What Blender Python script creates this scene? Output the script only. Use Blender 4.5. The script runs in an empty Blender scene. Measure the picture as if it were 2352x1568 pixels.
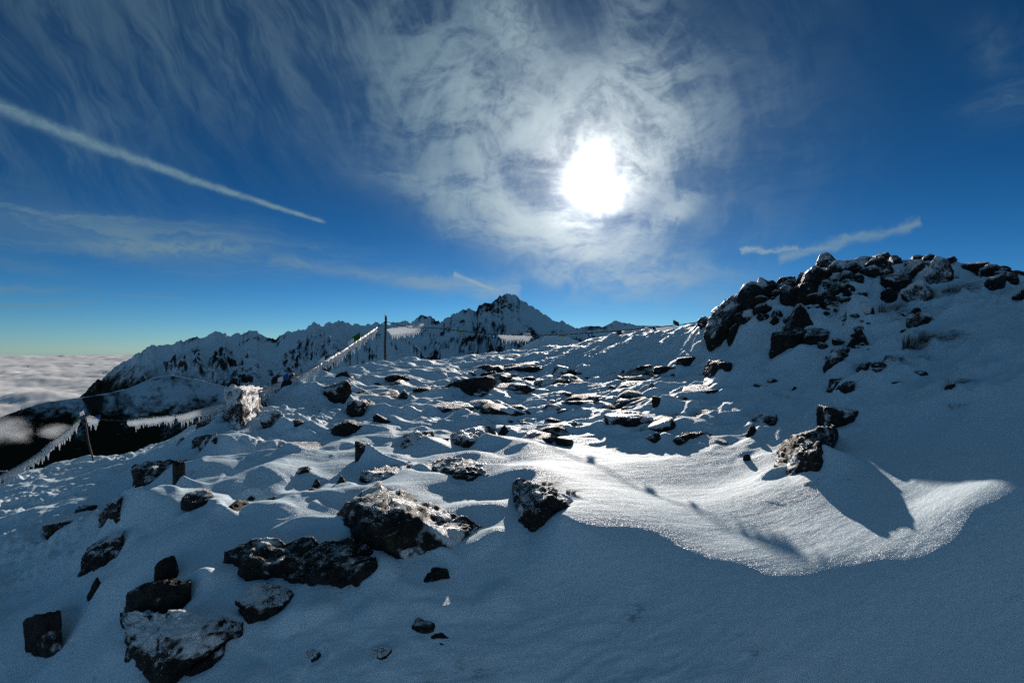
import bpy, bmesh, math, random
import numpy as np
from mathutils import Vector

# ------------------------------------------------------------------ camera, sky, sun, exposure
W_PX, H_PX, F_PX = 2352.0, 1568.0, 1176.0          # pixel frame in which the layout was measured
PITCH = math.radians(1.02)
scene = bpy.context.scene
cam_data = bpy.data.cameras.new('camera')
cam_data.lens = 18.0; cam_data.sensor_width = 36.0
cam_data.clip_start = 0.05; cam_data.clip_end = 300000.0
cam = bpy.data.objects.new('camera', cam_data)
scene.collection.objects.link(cam)
cam.location = (0, 0, 0)
cam.rotation_euler = (math.pi / 2 + PITCH, 0, 0)
scene.camera = cam

SUN_AZ, SUN_EL = math.radians(8.65), math.radians(18.0)
SUN_DIR = Vector((math.sin(SUN_AZ) * math.cos(SUN_EL), math.cos(SUN_AZ) * math.cos(SUN_EL), math.sin(SUN_EL)))

vs = scene.view_settings
vs.view_transform = 'Standard'; vs.look = 'None'; vs.exposure = 0.0; vs.gamma = 1.0
vs.use_curve_mapping = False
scene.render.engine = 'CYCLES'
scene.cycles.use_denoising = False
scene.cycles.max_bounces = 5
scene.cycles.diffuse_bounces = 3
scene.cycles.volume_bounces = 2
scene.cycles.sample_clamp_indirect = 4.0

sun_data = bpy.data.lights.new('sun', 'SUN')
sun_data.energy = 4.5; sun_data.angle = math.radians(0.6); sun_data.color = (1.0, 0.90, 0.80)
sun = bpy.data.objects.new('sun', sun_data)
scene.collection.objects.link(sun)
sun.rotation_euler = (-SUN_DIR).to_track_quat('-Z', 'Y').to_euler()


def ray(px, py):
    """Direction (x, y, z) of a picture point, y forward, horizontal forward component not normalised."""
    x = (px - W_PX / 2) / F_PX; z = (H_PX / 2 - py) / F_PX
    c, s = math.cos(PITCH), math.sin(PITCH)
    return x, c - z * s, s + z * c


def azel(px, py):
    x, y, z = ray(px, py)
    return math.atan2(x, y), math.atan2(z, math.hypot(x, y))


# ---- small expression builder for node trees
class E:
    tree = None
    def __init__(self, sock): self.s = sock
    @staticmethod
    def math(op, *a, clamp=False):
        n = E.tree.nodes.new('ShaderNodeMath'); n.operation = op; n.use_clamp = clamp
        for i, v in enumerate(a):
            if isinstance(v, E): E.tree.links.new(v.s, n.inputs[i])
            else: n.inputs[i].default_value = v
        return E(n.outputs[0])
    def __add__(s, o): return E.math('ADD', s, o)
    __radd__ = __add__
    def __sub__(s, o): return E.math('SUBTRACT', s, o)
    def __rsub__(s, o): return E.math('SUBTRACT', o, s)
    def __mul__(s, o): return E.math('MULTIPLY', s, o)
    __rmul__ = __mul__
    def __truediv__(s, o): return E.math('DIVIDE', s, o)
    def __neg__(s): return E.math('MULTIPLY', s, -1.0)


def xmin(a, b): return E.math('MINIMUM', a, b)
def xmax(a, b): return E.math('MAXIMUM', a, b)
def xexp(a): return E.math('EXPONENT', a)
def xpow(a, b): return E.math('POWER', a, b)
def xsat(a): return E.math('ADD', a, 0.0, clamp=True)
def sstep(a, lo, hi):
    n = E.tree.nodes.new('ShaderNodeMapRange'); n.interpolation_type = 'SMOOTHSTEP'
    E.tree.links.new(a.s, n.inputs['Value'])
    n.inputs['From Min'].default_value = lo; n.inputs['From Max'].default_value = hi
    return E(n.outputs['Result'])
def comb(x, y, z=0.0):
    n = E.tree.nodes.new('ShaderNodeCombineXYZ')
    for i, v in enumerate((x, y, z)):
        if isinstance(v, E): E.tree.links.new(v.s, n.inputs[i])
        else: n.inputs[i].default_value = v
    return E(n.outputs[0])
def sep(v):
    n = E.tree.nodes.new('ShaderNodeSeparateXYZ'); E.tree.links.new(v.s, n.inputs[0])
    return [E(o) for o in n.outputs]
def noise(vec, scale, detail=4.0, rough=0.55, dist=0.0, color=False, lac=2.0):
    n = E.tree.nodes.new('ShaderNodeTexNoise')
    if vec is not None: E.tree.links.new(vec.s, n.inputs['Vector'])
    n.inputs['Scale'].default_value = scale; n.inputs['Detail'].default_value = detail
    n.inputs['Roughness'].default_value = rough; n.inputs['Distortion'].default_value = dist
    n.inputs['Lacunarity'].default_value = lac
    return E(n.outputs['Color' if color else 'Fac'])
def mixc(f, a, b, kind='MIX'):
    n = E.tree.nodes.new('ShaderNodeMix'); n.data_type = 'RGBA'; n.blend_type = kind
    for sock, v in ((n.inputs[0], f), (n.inputs[6], a), (n.inputs[7], b)):
        if isinstance(v, E): E.tree.links.new(v.s, sock)
        elif isinstance(v, (tuple, list)): sock.default_value = (*v, 1.0)
        else: sock.default_value = v
    return E(n.outputs[2])


def build_world():
    world = bpy.data.worlds.new('World'); scene.world = world; world.use_nodes = True
    nt = world.node_tree; nt.nodes.clear(); E.tree = nt
    out = nt.nodes.new('ShaderNodeOutputWorld'); bg = nt.nodes.new('ShaderNodeBackground')
    nt.links.new(bg.outputs[0], out.inputs[0])
    sky = nt.nodes.new('ShaderNodeTexSky'); sky.sky_type = 'NISHITA'; sky.sun_disc = False
    sky.sun_elevation = SUN_EL; sky.sun_rotation = SUN_AZ
    sky.altitude = 2000.0; sky.air_density = 1.0; sky.dust_density = 0.1; sky.ozone_density = 4.0
    tc = nt.nodes.new('ShaderNodeTexCoord'); D = E(tc.outputs['Generated'])
    dx, dy, dz = sep(D)
    az = E.math('ARCTAN2', dx, dy) * 57.29578
    el = E.math('ARCSINE', dz) * 57.29578
    # angle from the sun, degrees
    ca = dx * SUN_DIR.x + dy * SUN_DIR.y + dz * SUN_DIR.z
    ang = E.math('ARCCOSINE', xmin(ca, 1.0)) * 57.29578
    flat = comb(az, el)
    # wind-torn warp of the cirrus
    wn = noise(flat, 0.09, 3.0, 0.55, color=True)
    w1, w2, _ = sep(wn)
    waz = az + (w1 - 0.5) * 6.0; wel = el + (w2 - 0.5) * 5.0
    wn2 = noise(flat, 0.55, 4.0, 0.6, color=True)
    f1, f2, _ = sep(wn2)
    faz = az + (f1 - 0.5) * 1.6; fel = el + (f2 - 0.5) * 1.6
    # textures: fibres falling steeply, flat fibres, torn wisps, arcs drawn round the sun
    a1 = math.radians(58)
    patch = noise(flat, 0.055, 3.0, 0.6)
    fib = noise(comb((waz * math.cos(a1) - wel * math.sin(a1)) * 0.10, (waz * math.sin(a1) + wel * math.cos(a1)) * 0.42), 1.0, 8.0, 0.68, 0.5) + (patch - 0.5) * 0.75
    flatf = noise(comb(faz * 0.08, fel * 0.55), 1.0, 7.0, 0.66, 0.8)
    ua = waz - math.degrees(SUN_AZ); ue = wel - math.degrees(SUN_EL)
    ur = E.math('SQRT', ua * ua + ue * ue + 0.01)
    swirl = noise(comb(ua / ur * 1.5 + ur * 0.05, ue / ur * 1.5, ur * 0.34), 1.0, 7.0, 0.62, 0.5)
    wisp = noise(comb(waz * 0.10, wel * 0.20), 1.0, 8.0, 0.66, 0.7) * 0.62 + swirl * 0.38
    fine = noise(comb(faz * 0.7, fel * 1.0), 1.0, 6.0, 0.68, 0.8)

    def blob(px, py, rx, ry, rot=0.0, hard=1.0, fine_warp=False):
        a0, e0 = (math.degrees(t) for t in azel(px, py))
        k = 0.0487 * math.cos(math.radians(a0)) ** 1.3   # degrees per picture unit, roughly
        A, B = (faz, fel) if fine_warp else (waz, wel)
        u = A - a0; v = B - e0
        c, s = math.cos(math.radians(rot)), math.sin(math.radians(rot))
        p = (u * c + v * s) * (1.0 / (rx * k)); q = (v * c - u * s) * (1.0 / (ry * k))
        return xexp(-xpow(p * p + q * q, hard))

    def trail(p0, p1, w0, w1_, soft=1.0, along=None, warp=False):
        a0, e0 = (math.degrees(t) for t in azel(*p0)); a1_, e1 = (math.degrees(t) for t in azel(*p1))
        L = math.hypot(a1_ - a0, e1 - e0); c, s = (a1_ - a0) / L, (e1 - e0) / L
        A, B = (faz, fel) if warp else (az + (f1 - 0.5) * 0.35, el + (f2 - 0.5) * 0.35)
        u = A - a0; v = B - e0
        t = (u * c + v * s) * (1.0 / L)
        d = v * c - u * s
        k = 0.0487 * math.cos(math.radians((a0 + a1_) / 2)) ** 1.3
        wid = xmax(w0 * k + t * ((w1_ - w0) * k), 0.03)
        m = xexp(-xpow(E.math('ABSOLUTE', d / wid), 2.0 * soft))
        return m * sstep(t, -0.02, 0.02) * (1.0 - sstep(t, 0.97, 1.0))

    fibm = sstep(fib, 0.34, 0.72); wispm = sstep(wisp, 0.41, 0.62); flatm = sstep(flatf, 0.42, 0.7); finem = sstep(fine, 0.36, 0.66)
    torn = wispm * 0.85 + finem * 0.15
    dens = (blob(760, 90, 820, 190, 6) * (fibm * 0.85 + 0.15)) * 0.48
    dens = dens + blob(60, 270, 260, 130, -25) * (fibm * 0.9 + 0.1) * 0.50
    dens = dens + blob(1040, 200, 150, 190, 30) * torn * 1.1
    dens = dens + blob(1290, 265, 250, 95, -4) * (torn * 1.0 + 0.15) * 2.2
    dens = dens + blob(1440, 330, 70, 120, 8) * (torn * 1.0 + 0.15) * 1.8
    dens = dens + blob(1235, 535, 270, 58, -20) * (torn * 0.9 + flatm * 0.6 + 0.2) * 2.3
    dens = dens + blob(1110, 405, 34, 80, 32) * (torn * .8 + .2) * 1.2
    dens = dens + blob(1500, 170, 80, 180, 12) * torn * 1.1
    dens = dens + blob(1170, 60, 85, 42, -38, fine_warp=True) * (finem * 0.8 + 0.3) * 1.2
    dens = dens + blob(1545, 490, 65, 26, 35, fine_warp=True) * torn * 1.5
    dens = dens + blob(1600, 420, 230, 240, 0) * (torn * 0.4 + 0.12) * 0.55
    dens = dens + blob(2300, 250, 75, 40, 5, fine_warp=True) * (flatm * 0.8 + 0.1) * 0.6
    dens = dens + blob(2290, 110, 70, 50, -40, fine_warp=True) * torn * 0.3
    dens = dens + blob(160, 520, 520, 55, -3) * (flatm * 1.0 + 0.25) * 1.2
    dens = dens + blob(400, 568, 150, 16, 6, fine_warp=True) * (finem * 0.9 + 0.2) * 1.3
    dens = dens + blob(40, 608, 110, 22, -6, fine_warp=True) * (flatm * 0.6 + 0.3) * 0.6
    dens = dens + blob(30, 665, 110, 9, 2, fine_warp=True) * 0.45
    dens = dens + blob(1500, 650, 160, 22, 8) * torn * 0.7
    dens = dens + blob(1320, 645, 130, 14, -8) * torn * 0.7
    dens = dens + trail((620, 596), (1200, 672), 10, 22, 1.0, warp=True) * (flatm * 0.6 + 0.35) * 1.2
    edge = finem * 0.7 + 0.55
    dens = dens + trail((-60, 222), (752, 511), 12, 3.5) * edge * 1.5
    dens = dens + trail((1042, 630), (1135, 664), 4.5, 2.5) * edge * 1.4
    dens = dens + trail((1790, 592), (2120, 508), 11, 8, warp=True) * (flatm * 0.6 + 0.45) * 1.3
    dens = dens + trail((1702, 577), (1830, 571), 6, 4, warp=True) * edge * 1.3
    dens = dens + trail((-40, 706), (236, 694), 5, 2.5) * edge * 0.6
    dens = dens + trail((270, 676), (420, 686), 3, 2.5) * edge * 0.4
    # thin veil, thicker towards the sun, plus added dense cirrus overhead
    dens = dens + (fibm * 0.5 + 0.5) * sstep(el, 4.0, 24.0) * 0.015 + sstep(el, 34.0, 58.0) * (fibm * 0.7 + 0.3) * 1.1  # last term: dense cirrus above the view, added to brighten the shaded snow
    dens = dens + xexp(ang * (-1.0 / 8.0)) * 0.34
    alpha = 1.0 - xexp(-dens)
    glow = xexp(ang * (-1.0 / 5.0))
    core = xexp(-xpow(ang * (1.0 / 2.6), 2.0) * (1.5 - wispm * 0.8))
    # the air's own colour, a little deeper than the plain model
    hsv = nt.nodes.new('ShaderNodeHueSaturation'); hsv.inputs['Saturation'].default_value = 1.1
    hsv.inputs['Value'].default_value = 0.33
    nt.links.new(sky.outputs[0], hsv.inputs['Color'])
    gm = nt.nodes.new('ShaderNodeGamma'); gm.inputs[1].default_value = 1.35
    nt.links.new(hsv.outputs[0], gm.inputs[0])
    low = xexp(xmax(el, 0.0) * (-1.0 / 10.0))           # long path through the air near the horizon
    tint = mixc(low, (0.30, 1.62, 1.58), (2.0, 2.75, 3.5))
    air = mixc(1.0, E(gm.outputs[0]), tint, 'MULTIPLY')
    lum = glow * 19.0 + 6.0 + xexp(ang * (-1.0 / 14.0)) * 9.0
    cloud = mixc(1.0, mixc(xexp(ang * (-1.0 / 14.0)), (0.44, 0.79, 1.0), (1.0, 0.99, 0.97)), comb(lum, lum, lum), 'MULTIPLY')
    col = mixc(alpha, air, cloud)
    cc = core * 60.0
    col = mixc(1.0, col, comb(cc, cc, cc * 0.97), 'ADD')
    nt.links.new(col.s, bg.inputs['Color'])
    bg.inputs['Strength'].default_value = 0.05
    world.cycles.sampling_method = 'MANUAL'; world.cycles.sample_map_resolution = 512


build_world()


# ------------------------------------------------------------------ numpy noise
def _hash(ix, iy, iz, seed):
    h = (ix.astype(np.int64) * 374761393 + iy.astype(np.int64) * 668265263 + iz * 2147483647 + seed * 1274126177) & 0xffffffff
    h = ((h ^ (h >> 13)) * 1274126177) & 0xffffffff
    return h ^ (h >> 16)


def perlin2(x, y, seed=0):
    x = np.asarray(x, float); y = np.asarray(y, float)
    xi = np.floor(x); yi = np.floor(y); xf = x - xi; yf = y - yi
    u = xf * xf * xf * (xf * (xf * 6 - 15) + 10); v = yf * yf * yf * (yf * (yf * 6 - 15) + 10)
    def g(ox, oy):
        a = _hash(xi + ox, yi + oy, 0, seed).astype(float) * (2 * math.pi / 4294967296.0)
        return np.cos(a) * (xf - ox) + np.sin(a) * (yf - oy)
    n0 = g(0, 0) * (1 - u) + g(1, 0) * u; n1 = g(0, 1) * (1 - u) + g(1, 1) * u
    return (n0 * (1 - v) + n1 * v) * 1.45


def fbm2(x, y, octv=4, seed=0, gain=0.5, ridged=False):
    t = 0.0; a = 1.0; f = 1.0
    for o in range(octv):
        n = perlin2(x * f, y * f, seed + 17 * o)
        t = t + a * ((1 - 2 * np.abs(n)) if ridged else n)
        a *= gain; f *= 2.03
    return t


def vnoise3(p, seed=0):
    i = np.floor(p); f = p - i; f = f * f * (3 - 2 * f); r = 0
    for ox in (0, 1):
        for oy in (0, 1):
            for oz in (0, 1):
                h = _hash(i[:, 0] + ox, i[:, 1] + oy, (i[:, 2] + oz).astype(np.int64), seed).astype(float) / 2147483648.0 - 1
                r = r + h * (f[:, 0] if ox else 1 - f[:, 0]) * (f[:, 1] if oy else 1 - f[:, 1]) * (f[:, 2] if oz else 1 - f[:, 2])
    return r


def fbm3(p, octv=4, seed=0, gain=0.5):
    t = 0; a = 1.0
    for o in range(octv):
        t = t + a * vnoise3(p, seed + 31 * o); p = p * 2.07 + 5.3; a *= gain
    return t


def smooth01(x): x = np.clip(x, 0, 1); return x * x * (3 - 2 * x)


# ------------------------------------------------------------------ object helpers
def link(o, parent=None):
    scene.collection.objects.link(o)
    if parent is not None: o.parent = parent
    return o


def mesh_obj(name, verts, faces, mat, parent=None, smooth=True, loc=(0, 0, 0)):
    me = bpy.data.meshes.new(name)
    verts = np.asarray(verts, np.float32); faces = np.asarray(faces, np.int32)
    k = faces.shape[1]
    me.vertices.add(len(verts)); me.vertices.foreach_set('co', verts.ravel())
    me.loops.add(faces.size); me.loops.foreach_set('vertex_index', faces.ravel())
    me.polygons.add(len(faces))
    me.polygons.foreach_set('loop_start', np.arange(0, faces.size, k, dtype=np.int32))
    me.polygons.foreach_set('use_smooth', np.full(len(faces), smooth, dtype=bool))
    me.update(calc_edges=True); me.validate()
    if mat is not None: me.materials.append(mat)
    o = bpy.data.objects.new(name, me); o.location = loc
    return link(o, parent)


def grid_faces(nr, nc):
    i = np.arange(nr * nc).reshape(nr, nc)
    return np.stack([i[:-1, :-1], i[:-1, 1:], i[1:, 1:], i[1:, :-1]], -1).reshape(-1, 4)


def tag(o, label=None, cat=None, group=None, kind=None):
    if label: o['label'] = label
    if cat: o['category'] = cat
    if group: o['group'] = group
    if kind: o['kind'] = kind
    return o


# ------------------------------------------------------------------ materials
def new_mat(name):
    m = bpy.data.materials.new(name); m.use_nodes = True
    nt = m.node_tree; nt.nodes.clear(); E.tree = nt
    out = nt.nodes.new('ShaderNodeOutputMaterial')
    return m, nt, out


def principled(nt, color, rough=0.6, spec=0.5, normal=None):
    p = nt.nodes.new('ShaderNodeBsdfPrincipled')
    if isinstance(color, E): nt.links.new(color.s, p.inputs['Base Color'])
    else: p.inputs['Base Color'].default_value = (*color, 1)
    if isinstance(rough, E): nt.links.new(rough.s, p.inputs['Roughness'])
    else: p.inputs['Roughness'].default_value = rough
    if isinstance(spec, E): nt.links.new(spec.s, p.inputs['Specular IOR Level'])
    else: p.inputs['Specular IOR Level'].default_value = spec
    if normal is not None: nt.links.new(normal.s, p.inputs['Normal'])
    return p


def bump(nt, h, strength, distance, normal=None):
    b = nt.nodes.new('ShaderNodeBump'); b.inputs['Strength'].default_value = strength
    b.inputs['Distance'].default_value = distance
    nt.links.new(h.s, b.inputs['Height'])
    if normal is not None: nt.links.new(normal.s, b.inputs['Normal'])
    return E(b.outputs[0])


def glint_normal(nt, pos, scale, amount, base):
    """Each ice crystal has its own facet direction."""
    v = nt.nodes.new('ShaderNodeTexVoronoi'); v.inputs['Scale'].default_value = scale
    nt.links.new(pos.s, v.inputs['Vector'])
    sub = nt.nodes.new('ShaderNodeVectorMath'); sub.operation = 'SUBTRACT'
    nt.links.new(v.outputs['Color'], sub.inputs[0]); sub.inputs[1].default_value = (0.5, 0.5, 0.5)
    sc = nt.nodes.new('ShaderNodeVectorMath'); sc.operation = 'SCALE'
    nt.links.new(sub.outputs[0], sc.inputs[0]); sc.inputs['Scale'].default_value = amount
    ad = nt.nodes.new('ShaderNodeVectorMath'); ad.operation = 'ADD'
    nt.links.new(sc.outputs[0], ad.inputs[0]); nt.links.new(base.s, ad.inputs[1])
    no = nt.nodes.new('ShaderNodeVectorMath'); no.operation = 'NORMALIZE'
    nt.links.new(ad.outputs[0], no.inputs[0])
    return E(no.outputs[0])


def geom(nt):
    g = nt.nodes.new('ShaderNodeNewGeometry')
    return E(g.outputs['Position']), E(g.outputs['Normal'])


def mixs(nt, f, a, b):
    m = nt.nodes.new('ShaderNodeMixShader')
    if isinstance(f, E): nt.links.new(f.s, m.inputs[0])
    else: m.inputs[0].default_value = f
    nt.links.new(a.outputs[0], m.inputs[1]); nt.links.new(b.outputs[0], m.inputs[2])
    return m


def crystals(nt, pos, nrm, amount=1.5, scale=150.0, rough=0.12, tint=(1, 1, 1)):
    gn = glint_normal(nt, pos, scale, amount, nrm)
    g = nt.nodes.new('ShaderNodeBsdfGlossy'); g.inputs['Roughness'].default_value = rough
    g.inputs['Color'].default_value = (*tint, 1)
    nt.links.new(gn.s, g.inputs['Normal'])
    return g


def snow_material():
    m, nt, out = new_mat('wind_packed_snow')
    pos, nrm = geom(nt)
    n1 = noise(pos, 9.0, 5.0, 0.6); n2 = noise(pos, 70.0, 3.0, 0.65); n3 = noise(pos, 220.0, 2.0, 0.6)
    rx_, ry_, rz_ = sep(pos)
    rip = noise(comb(rx_ * 2.2 + ry_ * 0.8, ry_ * 9.0 - rx_ * 2.4, rz_ * 9.0), 1.0, 3.0, 0.55, 0.3)
    h = n1 * 0.55 + n2 * 0.25 + n3 * 0.12 + rip * 0.9
    bn = bump(nt, h, 0.5, 0.03)
    tone = noise(pos, 0.9, 3.0, 0.5)
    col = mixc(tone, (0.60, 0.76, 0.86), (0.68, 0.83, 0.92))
    qx, qy, qz = sep(pos)
    thin = sstep(noise(pos, 1.3, 4.0, 0.6), 0.57, 0.72) * sstep(noise(comb(qx * 9.0, qy * 26.0, qz * 14.0), 1.0, 4.0, 0.7), 0.47, 0.66)
    col = mixc(thin * 0.75, col, (0.10, 0.085, 0.065))           # turf showing through thin snow
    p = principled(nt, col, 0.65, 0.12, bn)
    g = crystals(nt, pos, bn, 1.1, 210.0, 0.24)
    s = mixs(nt, 0.022, p, g)
    nt.links.new(s.outputs[0], out.inputs[0])
    return m


def rock_material():
    m, nt, out = new_mat('frosted_granite')
    pos, nrm = geom(nt)
    nx, ny, nz = sep(nrm)
    at = nt.nodes.new('ShaderNodeAttribute'); at.attribute_type = 'OBJECT'; at.attribute_name = 'frost'
    fr = E(at.outputs['Fac'])
    big = noise(pos, 2.2, 5.0, 0.6); mid = noise(pos, 14.0, 5.0, 0.68); fin = noise(pos, 75.0, 4.0, 0.7)
    grain = noise(pos, 160.0, 2.0, 0.6)
    stone = mixc(sstep(mid, 0.35, 0.7), (0.006, 0.0055, 0.005), (0.026, 0.023, 0.020))
    lich = sstep(noise(pos, 6.0, 6.0, 0.7), 0.57, 0.68)
    stone = mixc(lich * 0.7, stone, (0.060, 0.062, 0.020))
    spk = sstep(grain, 0.56, 0.72)
    stone = mixc(spk * 0.5, stone, (0.10, 0.10, 0.10))
    # rime settles on what faces up and on the windward (left) side
    expo = nz * 0.85 - nx * 0.22 + (big - 0.5) * 0.5 + (mid - 0.5) * 0.9 + (fin - 0.5) * 1.9 + fr * 1.0 - 1.16
    g_ = nt.nodes.new('ShaderNodeNewGeometry'); pt = E(g_.outputs['Pointiness'])
    expo = expo + xmax(pt - 0.5, 0.0) * 3.2 * fr                       # hoar grows on the edges
    plaster = sstep(noise(pos, 2.6, 3.0, 0.55) + (mid - 0.5) * 0.25 + fr * 0.16 + nz * 0.12, 0.66, 0.78)   # wind-plastered snow
    f = xmax(sstep(expo, -0.04, 0.20), plaster * 0.95)
    b1 = bump(nt, mid * 0.7 + fin * 0.35 + f * 0.3, 0.75, 0.035)
    rk = principled(nt, stone, 0.6, 0.2, b1)
    fcol = mixc(fin, (0.70, 0.73, 0.76), (0.88, 0.89, 0.9))
    fp = principled(nt, fcol, 0.6, 0.25, b1)
    fg = mixs(nt, 0.05, fp, crystals(nt, pos, b1, 1.5, 150.0, 0.22))
    s = mixs(nt, f, rk, fg)
    nt.links.new(s.outputs[0], out.inputs[0])
    return m


def mountain_material(name, rock_amt=0.0, forest=None, vscale=1.0):
    m, nt, out = new_mat(name)
    pos, nrm = geom(nt)
    nx, ny, nz = sep(nrm)
    px, py, pz = sep(pos)
    st = comb(px * (0.016 * vscale), py * (0.006 * vscale), pz * (0.010 * vscale))
    n1 = noise(st, 1.0, 6.0, 0.65, 0.4)
    n2 = noise(pos, 0.05 * vscale, 5.0, 0.7)
    bigp = noise(pos, 0.004 * vscale, 3.0, 0.5)
    steep = 1.0 - nz
    ra_ = nt.nodes.new('ShaderNodeAttribute'); ra_.attribute_name = 'rib'
    rib = E(ra_.outputs['Fac'])
    r = steep * 0.9 + rib * 0.55 + (n1 - 0.5) * 1.1 + (n2 - 0.5) * 0.55 + (bigp - 0.5) * 1.5 - 0.60 + rock_amt
    rf = sstep(r, -0.02, 0.30)
    snow = mixc(n2, (0.74, 0.84, 0.90), (0.82, 0.90, 0.95))
    rock = mixc(n1, (0.02, 0.02, 0.02), (0.06, 0.055, 0.05))
    col = mixc(rf, snow, rock)
    if forest is not None:
        lo, hi = forest
        ff = 1.0 - sstep(pz + (px + 1800.0) * 0.13 + (n1 - 0.5) * 420.0 + (n2 - 0.5) * 200.0, lo, hi)
        tr = mixc(n2, (0.006, 0.009, 0.006), (0.020, 0.024, 0.014))
        col = mixc(ff, col, tr)
    bn = bump(nt, n1 * 0.6 + n2 * 0.4, 0.6, 14.0 / vscale)
    p = principled(nt, col, 0.8, 0.1, bn)
    nt.links.new(p.outputs[0], out.inputs[0])
    return m


def simple_material(name, color, rough=0.6, spec=0.4, var=0.25, scale=30.0):
    m, nt, out = new_mat(name)
    pos, _ = geom(nt)
    n = noise(pos, scale, 4.0, 0.6)
    c = mixc(n, tuple(v * (1 - var) for v in color), tuple(min(1, v * (1 + var)) for v in color))
    p = principled(nt, c, rough, spec, bump(nt, n, 0.4, 0.01))
    nt.links.new(p.outputs[0], out.inputs[0])
    return m


def ice_material():
    m, nt, out = new_mat('rime_ice')
    pos, nrm = geom(nt)
    n = noise(pos, 40.0, 4.0, 0.6)
    bn = bump(nt, n, 0.6, 0.02)
    c = mixc(n, (0.80, 0.83, 0.86), (0.93, 0.94, 0.95))
    p = principled(nt, c, 0.35, 0.5, bn)
    t = nt.nodes.new('ShaderNodeBsdfTranslucent'); t.inputs['Color'].default_value = (0.90, 0.92, 0.94, 1)
    s = mixs(nt, 0.55, p, t)
    nt.links.new(s.outputs[0], out.inputs[0])
    return m


def cloud_material():
    m, nt, out = new_mat('cloud_top')
    d = nt.nodes.new('ShaderNodeBsdfDiffuse'); d.inputs['Color'].default_value = (0.95, 0.95, 0.95, 1)
    t = nt.nodes.new('ShaderNodeBsdfTranslucent'); t.inputs['Color'].default_value = (0.95, 0.95, 0.95, 1)
    s = mixs(nt, 0.10, d, t)
    nt.links.new(s.outputs[0], out.inputs[0])
    return m


M_SNOW = snow_material(); M_ROCK = rock_material(); M_ICE = ice_material(); M_CLOUD = cloud_material()
M_RANGE = mountain_material('shaded_mountain', 0.12, (-330.0, -150.0))
M_PEAK = mountain_material('rocky_peak', 0.21)
M_FAR = mountain_material('far_hill', 0.10)
M_SPUR = mountain_material('forest_spur', 0.14, (-235.0, -120.0))
M_NEAR = mountain_material('near_ridge', -0.05, None, 12.0)
M_STEEL = simple_material('rusted_steel', (0.030, 0.022, 0.018), 0.6)
M_ROPE = simple_material('wet_rope', (0.035, 0.028, 0.022), 0.8, 0.2, 0.4, 80)
M_GREEN = simple_material('green_cloth', (0.03, 0.14, 0.02), 0.8, 0.1)
M_BLUE = simple_material('blue_cloth', (0.02, 0.09, 0.35), 0.8, 0.1)
M_WHITE = simple_material('white_cloth', (0.75, 0.76, 0.77), 0.8, 0.1, 0.1)
M_BROWN = simple_material('brown_cloth', (0.10, 0.06, 0.04), 0.8, 0.1)
M_YELLOW = simple_material('yellow_green_cloth', (0.22, 0.30, 0.03), 0.8, 0.1)
M_GRASS = simple_material('frosted_dry_grass', (0.42, 0.38, 0.32), 0.8, 0.1, 0.5, 60)
M_VALLEY = simple_material('dark_valley', (0.012, 0.014, 0.011), 0.9, 0.1, 0.4, 0.01)

# ------------------------------------------------------------------ the snow slope
# control points (picture x, picture y, forward distance in metres)
CP = [
    # foreground
    (60, 1600, 4.29), (350, 1640, 3.47), (700, 1640, 3.36), (1176, 1640, 3.51), (1830, 1640, 3.51), (2352, 1640, 3.258),
    (20, 1400, 5.09), (330, 1430, 4.14), (800, 1420, 4.0), (1176, 1430, 4.15), (1500, 1430, 4.16), (1830, 1440, 4.057), (2100, 1400, 3.98), (2352, 1310, 4.0), (2230, 1300, 4.112), (2230, 1240, 4.307), (2290, 1200, 4.387), (2600, 1200, 4.3), (2600, 1000, 5.1),
    (1100, 1320, 4.59), (1350, 1320, 4.62), (1600, 1335, 4.51),
    # drift crest
    (1180, 1225, 5.05), (1330, 1155, 5.55), (1420, 1198, 5.25), (1500, 1237, 5.0), (1650, 1287, 4.7), (1830, 1314, 4.5), (2000, 1280, 4.45), (2100, 1237, 4.52), (2230, 1160, 4.6), (2352, 1095, 4.7),
    # behind the crest
    (1330, 1100, 6.5), (1500, 1150, 6.0), (1650, 1205, 5.4), (1800, 1240, 5.0), (2000, 1190, 5.08), (2100, 1150, 5.15), (2230, 1100, 5.1), (2352, 1040, 5.25),
    (900, 1330, 4.35), (600, 1330, 4.4), (400, 1260, 4.9), (600, 1190, 5.3), (850, 1150, 5.8), (150, 1270, 5.8),
    (0, 1250, 6.3), (1050, 1130, 6.1), (350, 1150, 5.9),
    # middle slope
    (560, 1110, 6.6), (780, 1060, 7.4), (1000, 1055, 7.7), (1176, 1050, 7.8), (1500, 1060, 7.5), (1700, 1090, 6.9), (1850, 1110, 6.0), (2100, 1060, 6.0),
    (1000, 980, 9.8), (1250, 980, 10.0), (1500, 970, 9.6), (1750, 990, 8.7), (1950, 1000, 7.1), (2150, 980, 6.7), (2352, 930, 6.3),
    (700, 1000, 8.9), (560, 1000, 8.5), (800, 930, 11.3), (1000, 900, 13.2), (1250, 895, 13.5), (1500, 890, 12.5), (1680, 885, 11.0), (1850, 890, 9.9),
    (2050, 880, 8.3), (2352, 820, 7.5),
    (850, 880, 14.0), (1100, 855, 16.8), (1300, 840, 16.5), (1500, 825, 15.3), (1650, 800, 13.3), (1800, 790, 11.4),
    (1960, 780, 10.6), (2150, 760, 9.6), (2352, 720, 9.2),
    # lower left
    (100, 1180, 7.6), (0, 1175, 7.9), (0, 1130, 9.1), (-100, 1200, 7.4), (240, 1110, 8.5), (400, 1060, 8.0), (-60, 1400, 5.0),
]
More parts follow.
